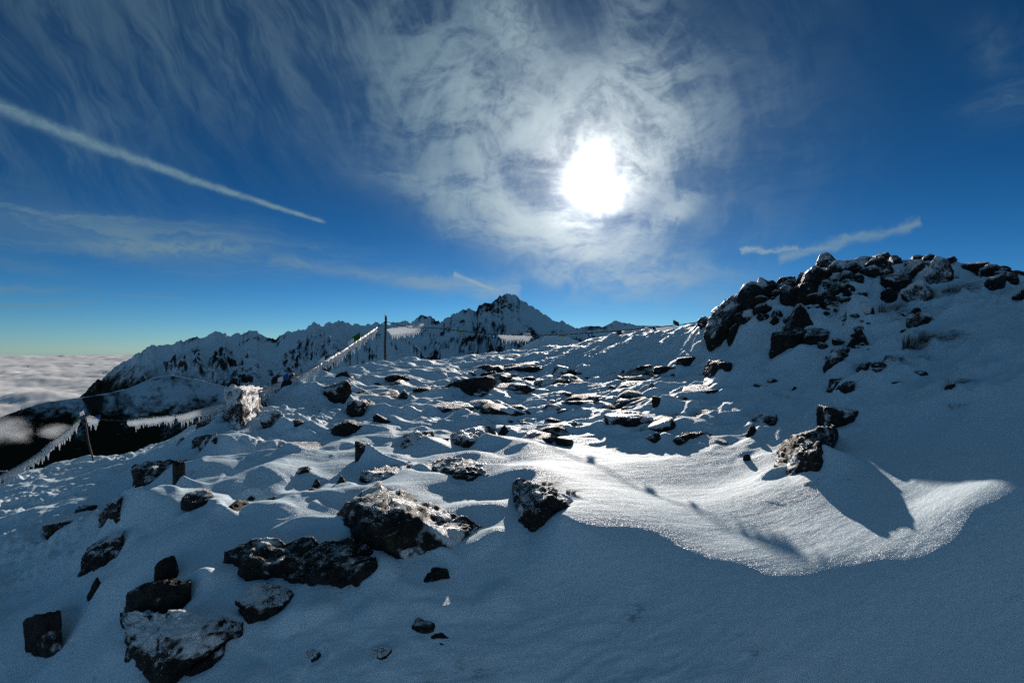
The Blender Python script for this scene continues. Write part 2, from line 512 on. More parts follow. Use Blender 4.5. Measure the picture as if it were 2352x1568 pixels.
CREST = [
    (-120, 1140, 9.6), (30, 1092, 10.5), (130, 1075, 10.5), (240, 1058, 10.5), (330, 1040, 10.3), (430, 992, 10.0), (520, 950, 10.4), (620, 900, 11.8), (700, 868, 13.4), (780, 850, 15.6),
    (885, 838, 17.5), (1000, 832, 19.0), (1120, 817, 20.5), (1200, 811, 20.5), (1300, 798, 19.5), (1420, 782, 20.5), (1520, 764, 19.5), (1610, 748, 16.5),
    (1700, 702, 13.6), (1800, 668, 13.4), (1900, 632, 13.6), (2020, 614, 13.8), (2120, 612, 13.5), (2230, 634, 12.5), (2352, 650, 11.5), (2500, 670, 11.0),
]
CP = CP + CREST
pts = []
for px, py, d in CP:
    x, y, z = ray(px, py)
    k = d / y
    pts.append((math.atan2(x, y), math.log(d * math.hypot(x, y) / y), z * k))
    if (px, py, d) in CREST:      # the ground drops away behind every crest
        pts.append((math.atan2(x, y), math.log(1.22 * d * math.hypot(x, y) / y), z * k - .06 * d + min(0, z * k * .1)))
def add_cp(az_deg, r, z): pts.append((math.radians(az_deg), math.log(r), z))
for a in (-180, -140, -100, -65, -35, 0, 35, 65, 100, 140, 180):
    add_cp(a, 1.3, -2.95 + 0.3 * math.sin(math.radians(a))); add_cp(a, 0.2, -3.0)
for a, z in ((-180, -3.2), (-130, -3.6), (-90, -3.8), (-62, -3.4), (90, -0.9), (130, -1.6), (180, -3.2)): add_cp(a, 5.0, z)
for a, z in ((-180, -7), (-130, -9), (-90, -8), (-62, -6.5), (62, 1.0), (90, 1.0), (130, -2), (180, -7)): add_cp(a, 13.0, z)
for a, z in ((-45, -6.5), (-38, -6.0), (-30, -5.2), (-20, -3.2), (-10, -3.2), (0, -3.4), (10, -2.6), (20, -0.8), (28, -0.2), (36, -0.2), (45, -0.6)): add_cp(a, 27.0, z)
for a in range(-180, 181, 30): add_cp(a, 60.0, -22.0)
for a in range(-180, 181, 45): add_cp(a, 200.0, -120.0)
pts = np.array(pts)


def _phi(r2): return 0.5 * r2 * np.log(r2 + 1e-12)
_A = pts[:, :2]; _n = len(_A)
_K = _phi(((_A[:, None] - _A[None]) ** 2).sum(-1)) + np.eye(_n) * 4e-4
_P = np.c_[np.ones(_n), _A]
_M = np.block([[_K, _P], [_P.T, np.zeros((3, 3))]])
_w = np.linalg.solve(_M, np.r_[pts[:, 2], np.zeros(3)])


def base_height(az, lr):
    az = np.asarray(az, float).ravel(); lr = np.asarray(lr, float).ravel()
    out = np.empty(len(az))
    for i in range(0, len(az), 40000):
        a = az[i:i + 40000]; l = lr[i:i + 40000]
        r2 = (a[:, None] - _A[None, :, 0]) ** 2 + (l[:, None] - _A[None, :, 1]) ** 2
        out[i:i + 40000] = _phi(r2) @ _w[:_n] + _w[_n] + a * _w[_n + 1] + l * _w[_n + 2]
    return out


def hit(px, py, near=2.2, far=40.0):
    """World point where the sight line through a picture point first meets the smooth slope."""
    x, y, z = ray(px, py)
    az = math.atan2(x, y); te = z / math.hypot(x, y)
    lr = np.linspace(math.log(near), math.log(far), 700)
    h = base_height(np.full(700, az), lr); r = np.exp(lr)
    g = h - te * r
    idx = np.where(g >= 0)[0]
    i = idx[0] if len(idx) else int(np.argmax(h / r))
    return np.array([math.sin(az) * r[i], math.cos(az) * r[i], h[i]])


# ------------------------------------------------------------------ rocks: (x0, y0, x1, y1) in picture units, shape, frost, snow tail (length, height), name, label
ROCKS = [
    ((275, 1398, 560, 1600), 'slab', .52, None, 'boulder', 'large angular slab boulder with glittering flat top, lower corner of the slope'),
    ((288, 1322, 442, 1420), 'boulder', .05, None, 'boulder', 'black unfrosted rock rising behind the large glittering slab boulder'),
    ((768, 1100, 1112, 1312), 'dome', .40, None, 'boulder', 'big rounded boulder with frosted top and black overhanging face, largest of the slope'),
    ((515, 1220, 862, 1340), 'slab', .30, None, 'boulder', 'broad dark boulder with a pointed mossy end leaning against the big rounded boulder'),
    ((545, 1338, 672, 1398), 'slab', .50, None, 'boulder', 'mossy half-buried rock under the pointed end of the broad dark boulder'),
    ((1172, 1088, 1325, 1235), 'dome', .46, (0.9, 0.35), 'boulder', 'black rock with a rime-coated shoulder at the head of the long snow drift'),
    ((1775, 970, 1922, 1105), 'boulder', .33, (0.7, 0.55), 'boulder', 'tilted boulder with glittering cap and split black face above the long shadow'),
    ((1868, 864, 1958, 932), 'slab', .32, (1.6, 0.75), 'rock', 'blocky frosted rock trailing a long snow ridge below the hill'),
    ((1608, 824, 1678, 884), 'slab', .32, (1.2, 0.7), 'rock', 'upright blocky rock with frosted rim trailing a snow ridge below the hill'),
    ((1708, 968, 1752, 1012), 'pyramid', .35, (0.6, 0.7), 'rock', 'small wedge of black rock beside the tilted boulder with glittering cap'),
    ((972, 1044, 1158, 1112), 'slab', .45, None, 'rock', 'long low frosted rock above the big rounded boulder'),
    ((1034, 972, 1140, 1036), 'slab', .50, None, 'rock', 'flat-topped frosted rock with two black front faces in the mid slope'),
    ((1136, 976, 1182, 1010), 'pyramid', .25, (0.7, 0.6), 'rock', 'small pointed rock joined to the flat-topped frosted rock'),
    ((796, 914, 862, 966), 'slab', .30, None, 'rock', 'square black rock with rime fringe along its top'),
    ((742, 958, 834, 1008), 'boulder', .18, None, 'rock', 'dark round rock just under the square black rock with rime fringe'),
    ((512, 880, 622, 1000), 'slab', 1.0, None, 'boulder', 'tall upright slab plastered white with snow beside the iced rope'),
    ((626, 858, 682, 908), 'slab', .22, None, 'rock', 'dark square rock right under the blue flag on the rope'),
    ((736, 878, 806, 934), 'slab', .30, (0.8, 0.5), 'rock', 'black block with overhanging corner below the skyline'),
    ((758, 850, 814, 880), 'boulder', .38, (0.6, 0.5), 'rock', 'frost-speckled boulder on the skyline between rope and post'),
    ((900, 898, 956, 938), 'pyramid', .48, (1.2, 0.6), 'rock', 'frosted pyramid rock in the upper slope'),
    ((298, 1048, 432, 1122), 'slab', .40, None, 'rock', 'flat black slab with frosted top jutting over the snow'),
    ((438, 986, 506, 1052), 'boulder', .30, (0.9, 0.7), 'rock', 'dark crag at the head of a bright snow ramp'),
    ((398, 1050, 424, 1128), 'slab', .10, (0.5, 0.6), 'rock', 'thin black fin of rock beside the flat black slab'),
    ((218, 1112, 300, 1222), 'boulder', .72, None, 'rock', 'snow-draped rock with black rim above the churned snow'),
    ((108, 1180, 216, 1245), 'slab', .72, None, 'rock', 'low snow-filled rock with dark rim at the edge of the churned snow'),
    ((176, 1212, 292, 1325), 'boulder', .55, None, 'rock', 'leaning dark rock with a snow patch, lowest in the left row'),
    ((362, 1250, 412, 1318), 'boulder', .22, None, 'rock', 'rough black rock standing alone in smooth shaded snow'),
    ((206, 1342, 240, 1384), 'pyramid', .05, (0.4, 0.5), 'stone', 'tiny black triangular stone in smooth blue snow'),
    ((50, 1400, 146, 1506), 'slab', .12, None, 'boulder', 'square black block alone in blue snow at the lower corner'),
    ((422, 1124, 492, 1188), 'slab', .30, (0.6, 0.6), 'rock', 'slanting black rock edge cutting a snow ramp'),
    ((512, 1096, 545, 1118), 'boulder', .30, (0.5, 0.6), 'stone', 'small black stone crest at the top of a snow ramp'),
    ((474, 1058, 510, 1092), 'boulder', .40, (0.4, 0.6), 'stone', 'small hooked black stone above the snow ramp'),
    ((704, 1078, 752, 1122), 'pyramid', .38, None, 'rock', 'ridged cone-shaped rock, first of a pair of cones'),
    ((758, 1082, 808, 1128), 'pyramid', .28, (0.4, 0.6), 'rock', 'smooth black cone-shaped rock, second of a pair of cones'),
    ((826, 1054, 966, 1108), 'slab', .50, None, 'rock', 'low frosted rock with a rounded rime knob behind the cone pair'),
    ((904, 984, 996, 1042), 'slab', .60, None, 'rock', 'flat rock with glittering top and one black front lip'),
    ((814, 1012, 852, 1072), 'slab', .35, None, 'rock', 'narrow upright black rock with an ice-coated edge'),
    ((636, 1006, 782, 1052), 'slab', .48, None, 'rock', 'long flat slab with curved dark edge and frosted middle'),
    ((670, 1078, 716, 1106), 'slab', .12, None, 'stone', 'small black splinter of rock in a shaded snow hollow'),
    ((655, 968, 718, 1000), 'boulder', .35, None, 'rock', 'low dark rock with a white rime end beside trampled snow'),
    ((600, 940, 660, 990), 'boulder', .75, None, 'rock', 'knobbly snow-plastered rock next to the tall upright slab'),
    ((858, 962, 914, 994), 'boulder', .28, None, 'rock', 'rounded dark rock right of the dark round rock'),
    ((870, 936, 1000, 962), 'slab', .55, (0.9, 0.4), 'rock', 'long thin rock band with white crest line'),
    ((990, 928, 1090, 962), 'slab', .45, None, 'rock', 'long flat dark rock with a frosted back in the upper slope'),
    ((1538, 988, 1630, 1022), 'slab', .34, None, 'rock', 'wide flat black rock with icy rim casting a short shadow'),
    ((1484, 992, 1538, 1022), 'boulder', .30, None, 'rock', 'small angular rock with an icicle beside the wide flat black rock'),
    ((1556, 884, 1664, 914), 'slab', .55, None, 'rock', 'low frosted hump of rock near the middle of the slope'),
    ((1386, 948, 1494, 988), 'slab', .56, None, 'rock', 'oval frost-speckled rock in the centre of the slope'),
    ((1548, 814, 1612, 836), 'slab', .20, None, 'rock', 'smooth black rock beside the trampled track'),
    ((1730, 948, 1806, 982), 'boulder', .50, None, 'rock', 'rounded frosted rock left of the blocky rock pile'),
    ((1884, 930, 1988, 990), 'slab', .48, None, 'rock', 'broken flat rock half buried right under the blocky frosted rock'),
    ((1496, 918, 1530, 948), 'boulder', .30, None, 'stone', 'small dark stone with ragged top in the middle slope'),
    ((1545, 918, 1584, 940), 'boulder', .40, None, 'stone', 'small frosted stone right of the ragged dark stone'),
    ((1588, 936, 1690, 968), 'slab', .48, None, 'rock', 'low speckled rock left of the rounded frosted rock'),
    ((1706, 1038, 1724, 1058), 'boulder', .25, None, 'stone', 'lone pebble-sized dark stone in bright snow left of the tilted boulder'),
    ((1298, 974, 1340, 994), 'pyramid', .50, (0.6, 0.5), 'stone', 'small white-capped stone with a trailing snow point'),
    ((1404, 988, 1424, 1000), 'boulder', .10, None, 'stone', 'tiny round black stone in the centre of the slope'),
    ((944, 1414, 1004, 1442), 'slab', .05, None, 'stone', 'jagged black rock tip in the shaded foreground drift, upper of two'),
    ((986, 1454, 1032, 1476), 'slab', .02, None, 'stone', 'jagged black rock tip in the shaded foreground drift, lower of two'),
    ((690, 1490, 738, 1510), 'slab', .55, None, 'stone', 'half-covered brown stone in the shaded foreground snow near the slab'),
    ((852, 1488, 900, 1508), 'slab', .55, None, 'stone', 'half-covered brown stone in the shaded foreground snow below the rock tips'),
    ((415, 1476, 518, 1546), 'slab', .02, None, 'rock', 'curved black rock edge in the snow before the large slab boulder'),
    ((932, 1298, 1040, 1326), 'slab', .02, None, 'rock', 'dark hollow-edged rock under the big rounded boulder'),
    # the hill
    ((1626, 676, 1716, 752), 'boulder', .36, None, 'boulder', 'outermost boulder on the hill shoulder with a white rime edge'),
    ((1696, 642, 1766, 714), 'boulder', .36, None, 'boulder', 'rime-edged boulder second in the shoulder of the hill'),
    ((1746, 640, 1790, 690), 'boulder', .36, None, 'boulder', 'rime-edged boulder third in the shoulder of the hill'),
    ((1690, 700, 1742, 746), 'slab', .26, (0.9, 0.6), 'rock', 'dark upright rock with a curved snow ridge under the hill shoulder'),
    ((1672, 738, 1722, 776), 'boulder', .36, None, 'rock', 'rough frosted rock at the foot of the hill shoulder'),
    ((1605, 728, 1650, 752), 'boulder', .36, None, 'rock', 'low dark rocks where the rope meets the hill'),
    ((1766, 716, 1802, 742), 'boulder', .36, None, 'rock', 'small frosted rock left of the triangular rock'),
    ((1740, 728, 1768, 748), 'boulder', .28, None, 'stone', 'small dark stone beside the upright rock under the hill shoulder'),
    ((1800, 700, 1868, 756), 'pyramid', .42, (0.9, 0.5), 'boulder', 'triangular rock with bright rimed edge on the hillside'),
    ((1766, 748, 1850, 800), 'slab', .26, None, 'boulder', 'black block under the triangular rock'),
    ((1836, 752, 1902, 790), 'slab', .40, None, 'rock', 'dark frosted rock beside the black block'),
    ((1864, 654, 1985, 742), 'boulder', .33, (1.0, 0.5), 'boulder', 'great dark boulder with white rimed edge, biggest on the hill'),
    ((1940, 700, 2000, 746), 'boulder', .36, None, 'rock', 'dark rock at the foot of the biggest hill boulder'),
    ((1794, 664, 1842, 704), 'boulder', .40, None, 'rock', 'rime-coated rock in the lower end of the stone stack'),
    ((1788, 636, 1828, 656), 'slab', .38, None, 'rock', 'flat rock on the skyline left of the stone stack'),
    ((1792, 644, 1830, 668), 'boulder', .45, None, 'rock', 'rounded rimed rock under the flat skyline rock'),
    ((1824, 618, 1852, 656), 'boulder', .50, None, 'rock', 'upright rime-furred rock in the stone stack'),
    ((1828, 650, 1880, 700), 'boulder', .22, None, 'rock', 'dark rock in the heart of the stone stack'),
    ((1850, 608, 1912, 660), 'boulder', .42, None, 'rock', 'large rimed rock near the top of the stone stack'),
    ((1878, 590, 1916, 618), 'boulder', .56, None, 'rock', 'rime-furred round rock crowning the stone stack'),
    ((1898, 604, 1948, 640), 'boulder', .48, None, 'rock', 'rimed rock just right of the crowning rock'),
    ((1920, 628, 1972, 660), 'boulder', .45, None, 'rock', 'snow-cupped rock below the crowning rock'),
    ((1936, 602, 1984, 622), 'slab', .50, None, 'rock', 'thin rimed slab on the skyline right of the stack'),
    ((1958, 590, 2014, 618), 'boulder', .45, None, 'rock', 'dark skyline rock with rimed top left of the summit'),
    ((1992, 600, 2044, 640), 'boulder', .40, None, 'rock', 'round dark rock with rimed brow under the summit'),
    ((2008, 586, 2046, 606), 'boulder', .48, None, 'rock', 'rimed rock at the very summit of the hill'),
    ((2040, 588, 2070, 622), 'boulder', .40, None, 'rock', 'upright dark rock at the summit of the hill'),
    ((2064, 592, 2122, 616), 'slab', .36, None, 'rock', 'flat dark skyline rocks right of the summit'),
    ((2072, 604, 2112, 640), 'boulder', .45, None, 'rock', 'rimed rock under the flat skyline rocks'),
    ((2036, 622, 2096, 662), 'slab', .22, None, 'rock', 'dark flat rock below the summit'),
    ((2122, 596, 2182, 650), 'boulder', .66, None, 'rock', 'lumpy rock thick with rime at the right end of the summit'),
    ((2026, 654, 2066, 684), 'boulder', .26, None, 'rock', 'dark rock in a snow hollow below the summit'),
    ((2080, 640, 2150, 682), 'boulder', .82, None, 'rock', 'white rime-crusted hump with a snow crest below the summit'),
    ((2214, 608, 2262, 632), 'slab', .36, None, 'rock', 'flat dark rock on the right-hand skyline'),
    ((2256, 606, 2300, 640), 'boulder', .36, None, 'rock', 'peaked rock on the right-hand skyline'),
    ((2296, 624, 2336, 640), 'slab', .30, None, 'rock', 'long low rock on the right-hand skyline'),
    ((2330, 622, 2380, 652), 'boulder', .34, None, 'rock', 'dark rock on the skyline cut by the picture edge'),
    ((2262, 640, 2304, 672), 'boulder', .40, None, 'rock', 'half-buried rock just under the right-hand skyline'),
    ((2322, 660, 2380, 690), 'boulder', .44, None, 'rock', 'frosted rock low at the picture edge on the hill'),
    ((1944, 764, 2004, 800), 'pyramid', .30, None, 'rock', 'dark pointed rock with white tip in the middle of the hillside'),
    ((1966, 792, 2020, 822), 'boulder', .42, None, 'rock', 'speckled rock just under the dark pointed rock'),
    ((1890, 808, 1968, 852), 'boulder', .46, None, 'rock', 'speckled rock patch left on the shaded hillside'),
    ((1966, 826, 2012, 866), 'boulder', .50, None, 'rock', 'half-frosted rock in the shaded hillside, middle of three patches'),
    ((2018, 814, 2078, 852), 'boulder', .42, None, 'rock', 'dark speckled rock in the shaded hillside, right of three patches'),
    ((2046, 846, 2076, 872), 'boulder', .44, None, 'stone', 'brownish stone just below the right speckled patch'),
    ((2036, 880, 2072, 898), 'slab', .18, None, 'stone', 'small flat black stone on the shaded hillside'),
    ((2084, 730, 2140, 762), 'boulder', .40, None, 'rock', 'dark rock under the frosted grass slope'),
    ((2088, 706, 2116, 726), 'boulder', .28, None, 'stone', 'small black stone below the white rime-crusted hump'),
    ((2170, 888, 2192, 922), 'slab', .30, None, 'stone', 'thin tilted dark stone alone in the shaded snow'),
    ((1960, 740, 1998, 762), 'slab', .36, None, 'stone', 'flat dark stone above the dark pointed rock'),
    ((1760, 865, 1792, 882), 'boulder', .20, None, 'stone', 'small dark hump between the two blocky rocks'),
    ((1730, 886, 1772, 902), 'slab', .45, None, 'stone', 'faint frosted patch of stone between the two blocky rocks'),
    ((1812, 886, 1838, 904), 'pyramid', .45, (0.4, 0.5), 'stone', 'tiny pointed stone left of the blocky frosted rock'),
    ((1480, 886, 1516, 906), 'pyramid', .60, (0.5, 0.6), 'stone', 'tiny white cone of snow-capped stone in mid slope'),
    ((1418, 852, 1446, 868), 'pyramid', .45, (0.5, 0.6), 'stone', 'tiny dark cone of stone below the trampled track'),
    ((180, 1148, 232, 1184), 'boulder', .62, None, 'rock', 'rough crusted rock at the top of the churned snow'),
    ((395, 1000, 440, 1035), 'boulder', .62, None, 'rock', 'frost-furred tussocky rock left of the dark crag'),
    ((455, 966, 520, 992), 'slab', .34, None, 'rock', 'thin dark slab at the foot of the tall upright slab'),
    ((-20, 1075, 40, 1125), 'boulder', .60, None, 'rock', 'rubbly rock under the low end of the iced rope'),
]

# boulders measured in more detail: foot line, front lip and back edge of the top, all in picture units
LOFT = {
    (768, 1100, 1112, 1312): ([(773, 1193), (786, 1224), (809, 1254), (832, 1275), (882, 1292), (939, 1288), (1016, 1280), (1062, 1256), (1092, 1226), (1107, 1208)],
        [(773, 1186), (790, 1168), (809, 1155), (835, 1165), (863, 1178), (901, 1174), (939, 1181), (997, 1204), (1054, 1218), (1104, 1206)],
        [(775, 1174), (805, 1143), (843, 1113), (870, 1101), (912, 1113), (977, 1136), (1035, 1166), (1092, 1193), (1109, 1204)]),
    (515, 1220, 862, 1340): ([(516, 1273), (541, 1308), (572, 1331), (633, 1338), (690, 1338), (755, 1342), (824, 1344), (866, 1315)],
        [(516, 1268), (545, 1262), (575, 1262), (610, 1280), (660, 1296), (730, 1292), (800, 1285), (864, 1280)],
        [(517, 1265), (560, 1243), (600, 1229), (650, 1225), (720, 1226), (780, 1228), (830, 1234), (864, 1255)]),
    (275, 1398, 560, 1600): ([(279, 1440), (295, 1488), (319, 1532), (347, 1572), (383, 1592), (403, 1555), (478, 1512), (558, 1462)],
        [(275, 1420), (303, 1440), (351, 1460), (399, 1464), (440, 1458), (470, 1452), (520, 1450), (558, 1448)],
        [(276, 1408), (307, 1402), (359, 1399), (419, 1402), (470, 1414), (520, 1420), (558, 1428)]),
    (288, 1322, 442, 1420): ([(288, 1398), (330, 1404), (400, 1406), (440, 1392)], [(290, 1368), (330, 1348), (380, 1338), (437, 1342)], [(296, 1356), (335, 1334), (390, 1323), (438, 1332)]),
    (1172, 1088, 1325, 1235): ([(1180, 1150), (1188, 1208), (1215, 1231), (1245, 1227), (1268, 1212), (1303, 1193), (1330, 1178)],
        [(1180, 1130), (1192, 1140), (1207, 1154), (1234, 1143), (1264, 1139), (1303, 1155), (1330, 1172)],
        [(1178, 1106), (1194, 1092), (1226, 1100), (1268, 1118), (1310, 1140), (1332, 1160)]),
    (1775, 970, 1922, 1105): ([(1781, 1042), (1783, 1075), (1809, 1094), (1850, 1101), (1887, 1108), (1909, 1094), (1912, 1050)],
        [(1783, 1036), (1809, 1026), (1839, 1020), (1857, 1046), (1875, 1036), (1898, 1024), (1914, 1000)],
        [(1785, 1026), (1812, 1003), (1853, 986), (1895, 976), (1920, 974), (1924, 990)]),
    (1868, 864, 1958, 932): ([(1868, 890), (1887, 905), (1916, 924), (1946, 931), (1966, 930)], [(1868, 887), (1890, 895), (1916, 898), (1942, 884), (1962, 884)], [(1868, 884), (1885, 872), (1915, 867), (1945, 865), (1961, 870)]),
    (1608, 824, 1678, 884): ([(1612, 862), (1636, 879), (1661, 886), (1683, 882)], [(1616, 850), (1630, 835), (1654, 831), (1681, 833)], [(1617, 845), (1629, 828), (1658, 825), (1681, 829)]),
    (972, 1044, 1158, 1112): ([(974, 1071), (1012, 1090), (1023, 1109), (1062, 1117), (1108, 1113), (1157, 1109)], [(974, 1067), (1012, 1076), (1046, 1073), (1092, 1078), (1131, 1088), (1157, 1099)],
        [(974, 1058), (989, 1051), (1016, 1049), (1062, 1047), (1111, 1059), (1157, 1090)]),
    (826, 1054, 966, 1108): ([(828, 1105), (847, 1113), (882, 1105), (916, 1097), (962, 1090)], [(828, 1092), (847, 1083), (882, 1086), (912, 1091), (962, 1087)], [(829, 1086), (847, 1075), (893, 1062), (939, 1056), (964, 1068)]),
    (512, 880, 622, 1000): ([(513, 978), (530, 994), (560, 990), (596, 965), (622, 932)], [(516, 905), (530, 894), (560, 892), (590, 897), (618, 915)], [(518, 890), (535, 884), (565, 883), (595, 889), (618, 908)]),
    (1034, 972, 1140, 1036): ([(1038, 1020), (1052, 1038), (1080, 1036), (1104, 1030), (1140, 1010)], [(1038, 1006), (1064, 999), (1088, 1007), (1115, 1003), (1140, 1000)], [(1039, 994), (1070, 983), (1100, 976), (1138, 976)]),
    (904, 984, 996, 1042): ([(908, 1012), (924, 1042), (960, 1045), (996, 1030)], [(908, 1010), (924, 1031), (960, 1029), (996, 1018)], [(908, 1006), (940, 990), (970, 985), (997, 988)]),
    (796, 914, 862, 966): ([(796, 955), (807, 966), (834, 970), (856, 952)], [(797, 930), (812, 922), (845, 924), (861, 930)], [(798, 924), (815, 916), (838, 914), (861, 924)]),
    (742, 958, 834, 1008): ([(746, 995), (761, 1010), (801, 1013), (834, 1006)], [(747, 990), (778, 976), (801, 970), (834, 977)], [(748, 986), (781, 969), (803, 961), (834, 969)]),
    (298, 1048, 432, 1122): ([(302, 1120), (335, 1122), (362, 1114), (395, 1090), (430, 1068)], [(302, 1080), (339, 1073), (383, 1070), (428, 1062)], [(306, 1066), (350, 1058), (400, 1054), (430, 1056)]),
    (438, 986, 506, 1052): ([(439, 1036), (470, 1050), (500, 1050)], [(442, 1012), (470, 1015), (498, 1004)], [(446, 1004), (474, 996), (498, 992)]),
    (218, 1112, 300, 1222): ([(219, 1222), (247, 1227), (285, 1221), (300, 1180)], [(222, 1190), (250, 1158), (275, 1144), (300, 1134)], [(225, 1184), (254, 1150), (280, 1135), (302, 1126)]),
    (176, 1212, 292, 1325): ([(173, 1334), (207, 1316), (239, 1302), (285, 1265)], [(184, 1300), (207, 1259), (239, 1243), (285, 1226)], [(188, 1288), (211, 1246), (243, 1229), (287, 1216)]),
    (50, 1400, 146, 1506): ([(58, 1500), (80, 1508), (108, 1511), (142, 1494)], [(53, 1430), (80, 1418), (110, 1411), (140, 1408)], [(54, 1424), (80, 1411), (110, 1404), (139, 1400)]),
    (1538, 988, 1630, 1022): ([(1541, 1022), (1556, 1030), (1591, 1018), (1634, 1014)], [(1543, 1012), (1558, 1002), (1591, 997), (1634, 997)], [(1545, 1006), (1561, 995), (1591, 991), (1635, 992)]),
    (1864, 654, 1985, 742): ([(1876, 724), (1919, 732), (1961, 744), (1990, 722)], [(1877, 704), (1892, 684), (1900, 676), (1940, 692), (1988, 714)], [(1879, 698), (1894, 667), (1908, 653), (1940, 661), (1966, 677), (1990, 690)]),
    (415, 1476, 518, 1546): ([(415, 1543), (440, 1544), (480, 1526), (508, 1504), (517, 1485)], [(417, 1534), (445, 1531), (478, 1512), (505, 1492), (516, 1478)], [(418, 1530), (446, 1527), (478, 1508), (504, 1488), (515, 1475)]),
}

_ico_cache = {}
def ico(sub):
    if sub not in _ico_cache:
        bm = bmesh.new(); bmesh.ops.create_icosphere(bm, subdivisions=sub, radius=1.0)
        v = np.array([t.co[:] for t in bm.verts]); f = np.array([[t.index for t in q.verts] for q in bm.faces]); bm.free()
        v /= np.linalg.norm(v, axis=1)[:, None]
        _ico_cache[sub] = (v, f)
    return _ico_cache[sub]


def rock_shape(kind, seed, sub):
    """Unit rock in [-1, 1]^3: a faceted solid with worn edges and a broken surface."""
    rng = np.random.RandomState(seed)
    n, f = ico(sub)
    pl = []
    if kind == 'slab':
        t = rng.uniform(-.28, .28, 2); pl.append((np.array([t[0], t[1] - .12, 1.0]), .62))
        for k in range(6):
            a = k * math.pi / 3 + rng.uniform(-.35, .35)
            pl.append((np.array([math.cos(a), math.sin(a), rng.uniform(-.25, .25)]), rng.uniform(.72, 1.0)))
        for k in range(3): pl.append((rng.normal(size=3), rng.uniform(.78, 1.0)))
        sharp = 34
    elif kind == 'pyramid':
        a0 = rng.uniform(0, 6.28); m = rng.randint(4, 6)
        for k in range(m):
            a = a0 + k * 2 * math.pi / m + rng.uniform(-.25, .25)
            pl.append((np.array([math.cos(a), math.sin(a), rng.uniform(.45, .75)]), rng.uniform(.55, .68)))
        pl.append((rng.normal(size=3), .85)); sharp = 34
    elif kind == 'dome':
        for k in range(22):
            v = rng.normal(size=3); v[2] = abs(v[2]) * .9 + .1
            pl.append((v, rng.uniform(.74, 1.0)))
        for k in range(3):
            pl.append((np.array([rng.uniform(-.7, .7), -1.0, rng.uniform(-.55, -.25)]), rng.uniform(.55, .7)))
        sharp = 16
    else:
        for k in range(10):
            v = rng.normal(size=3); v[2] = v[2] * .8 + .15
            pl.append((v, rng.uniform(.55, 1.0)))
        sharp = 44
    pl.append((np.array([0, 0, -1.0]), .9))
    s = np.full(len(n), 1.25 ** -sharp)
    for v, h in pl:
        v = v / np.linalg.norm(v)
        c = np.maximum(n @ v, 0) / h
        s = s + c ** sharp
    r = s ** (-1.0 / sharp)
    p = n * r[:, None]
    off = rng.uniform(-50, 50, 3)
    d = .06 * fbm3(p * 1.5 + off, 2, seed) + .042 * fbm3(p * 4.5 + off, 3, seed + 5, .55)
    if sub >= 4:
        strata = np.abs(vnoise3(p * np.array([3, 3, 9.0]) + off, seed + 9)); d = d - .045 * strata
        d = d + .020 * fbm3(p * 15 + off, 3, seed + 3, .65)
    p = p * (1 + d)[:, None]
    lo, hi = p.min(0), p.max(0)
    p = (p - (lo + hi) / 2) / ((hi - lo) / 2)
    return p, f


_rg = random.Random(21)
_n0 = len(ROCKS)
while len(ROCKS) < _n0 + 46:
    px = _rg.uniform(300, 1060); py = _rg.uniform(905, 1215)
    if py < np.interp(px, [300, 430, 560, 700, 850, 1060], [1075, 1020, 985, 925, 880, 880]) or py > np.interp(px, [300, 700, 800, 1060], [1240, 1190, 1120, 1090]): continue
    w_ = 22 + 62 * _rg.random() ** 1.7; h_ = w_ * _rg.uniform(.30, .55)
    bb = (px - w_ / 2, py - h_, px + w_ / 2, py)
    if any(bb[0] < r[0][2] + 4 and bb[2] > r[0][0] - 4 and bb[1] < r[0][3] + 3 and bb[3] > r[0][1] - 3 for r in ROCKS): continue
    ROCKS.append((bb, _rg.choice(['slab', 'boulder', 'boulder']), _rg.uniform(.10, .42), None, 'rock', 'dark half-buried rock among the snow drifts between the big boulders and the skyline'))

placed = []      # world footprint of each rock, for the drifts
rock_defs = []
for i, (bb, kind, frost, tail, name, label) in enumerate(ROCKS):
    x0, y0, x1, y1 = bb
    if y1 < 760 and x0 > 1600: gx = .08 * (x1 - x0); x0 -= gx; x1 += gx; y1 += .15 * (y1 - y0)
    cx = (x0 + x1) / 2
    g = hit(cx, min(y1 - 2, 1640))
    ux, uy, uz = ray(cx, (y0 + y1) / 2)
    d = g[1]
    w = (x1 - x0) * d / F_PX
    wy = w * {'slab': .85, 'pyramid': .9, 'boulder': .75, 'dome': .85}[kind]
    hpx = (y1 - y0) * d / F_PX
    az_ = math.atan2(g[0], g[1]); rr_ = math.hypot(g[0], g[1])
    hh_ = base_height([az_, az_], [math.log(rr_ - .25), math.log(rr_ + .25)])
    slope = max(0.0, (hh_[1] - hh_[0]) / .5)
    dc = d + wy * (.42 - .55 * min(1.0, slope / .6))
    w = (x1 - x0) * dc / F_PX
    tx, ty, tz = ray(cx, y0)
    bx, by, bz = ray(cx, y1)
    ztop = tz / ty * (dc + (wy * .28 if tz < 0 else 0.0))
    ztop = max(ztop, bz / by * d + .28 * hpx)
    zbot = bz / by * d - .35 * hpx - .04 - slope * wy * .4
    X = (cx - W_PX / 2) / F_PX * dc / ray(cx, (y0 + y1) / 2)[1]
    if tail is None and y1 > 800 and x1 < 2050 and y1 < 1300 and w > .12 and bb[0] not in (768, 512): tail = (.5 + 2.3 * w, .7 if (i % 3) else .95)
    placed.append((X, dc, w / 2, wy / 2, ztop, tail, bb in LOFT))
    rock_defs.append((X, dc, (ztop + zbot) / 2, w / 2, wy / 2, (ztop - zbot) / 2))

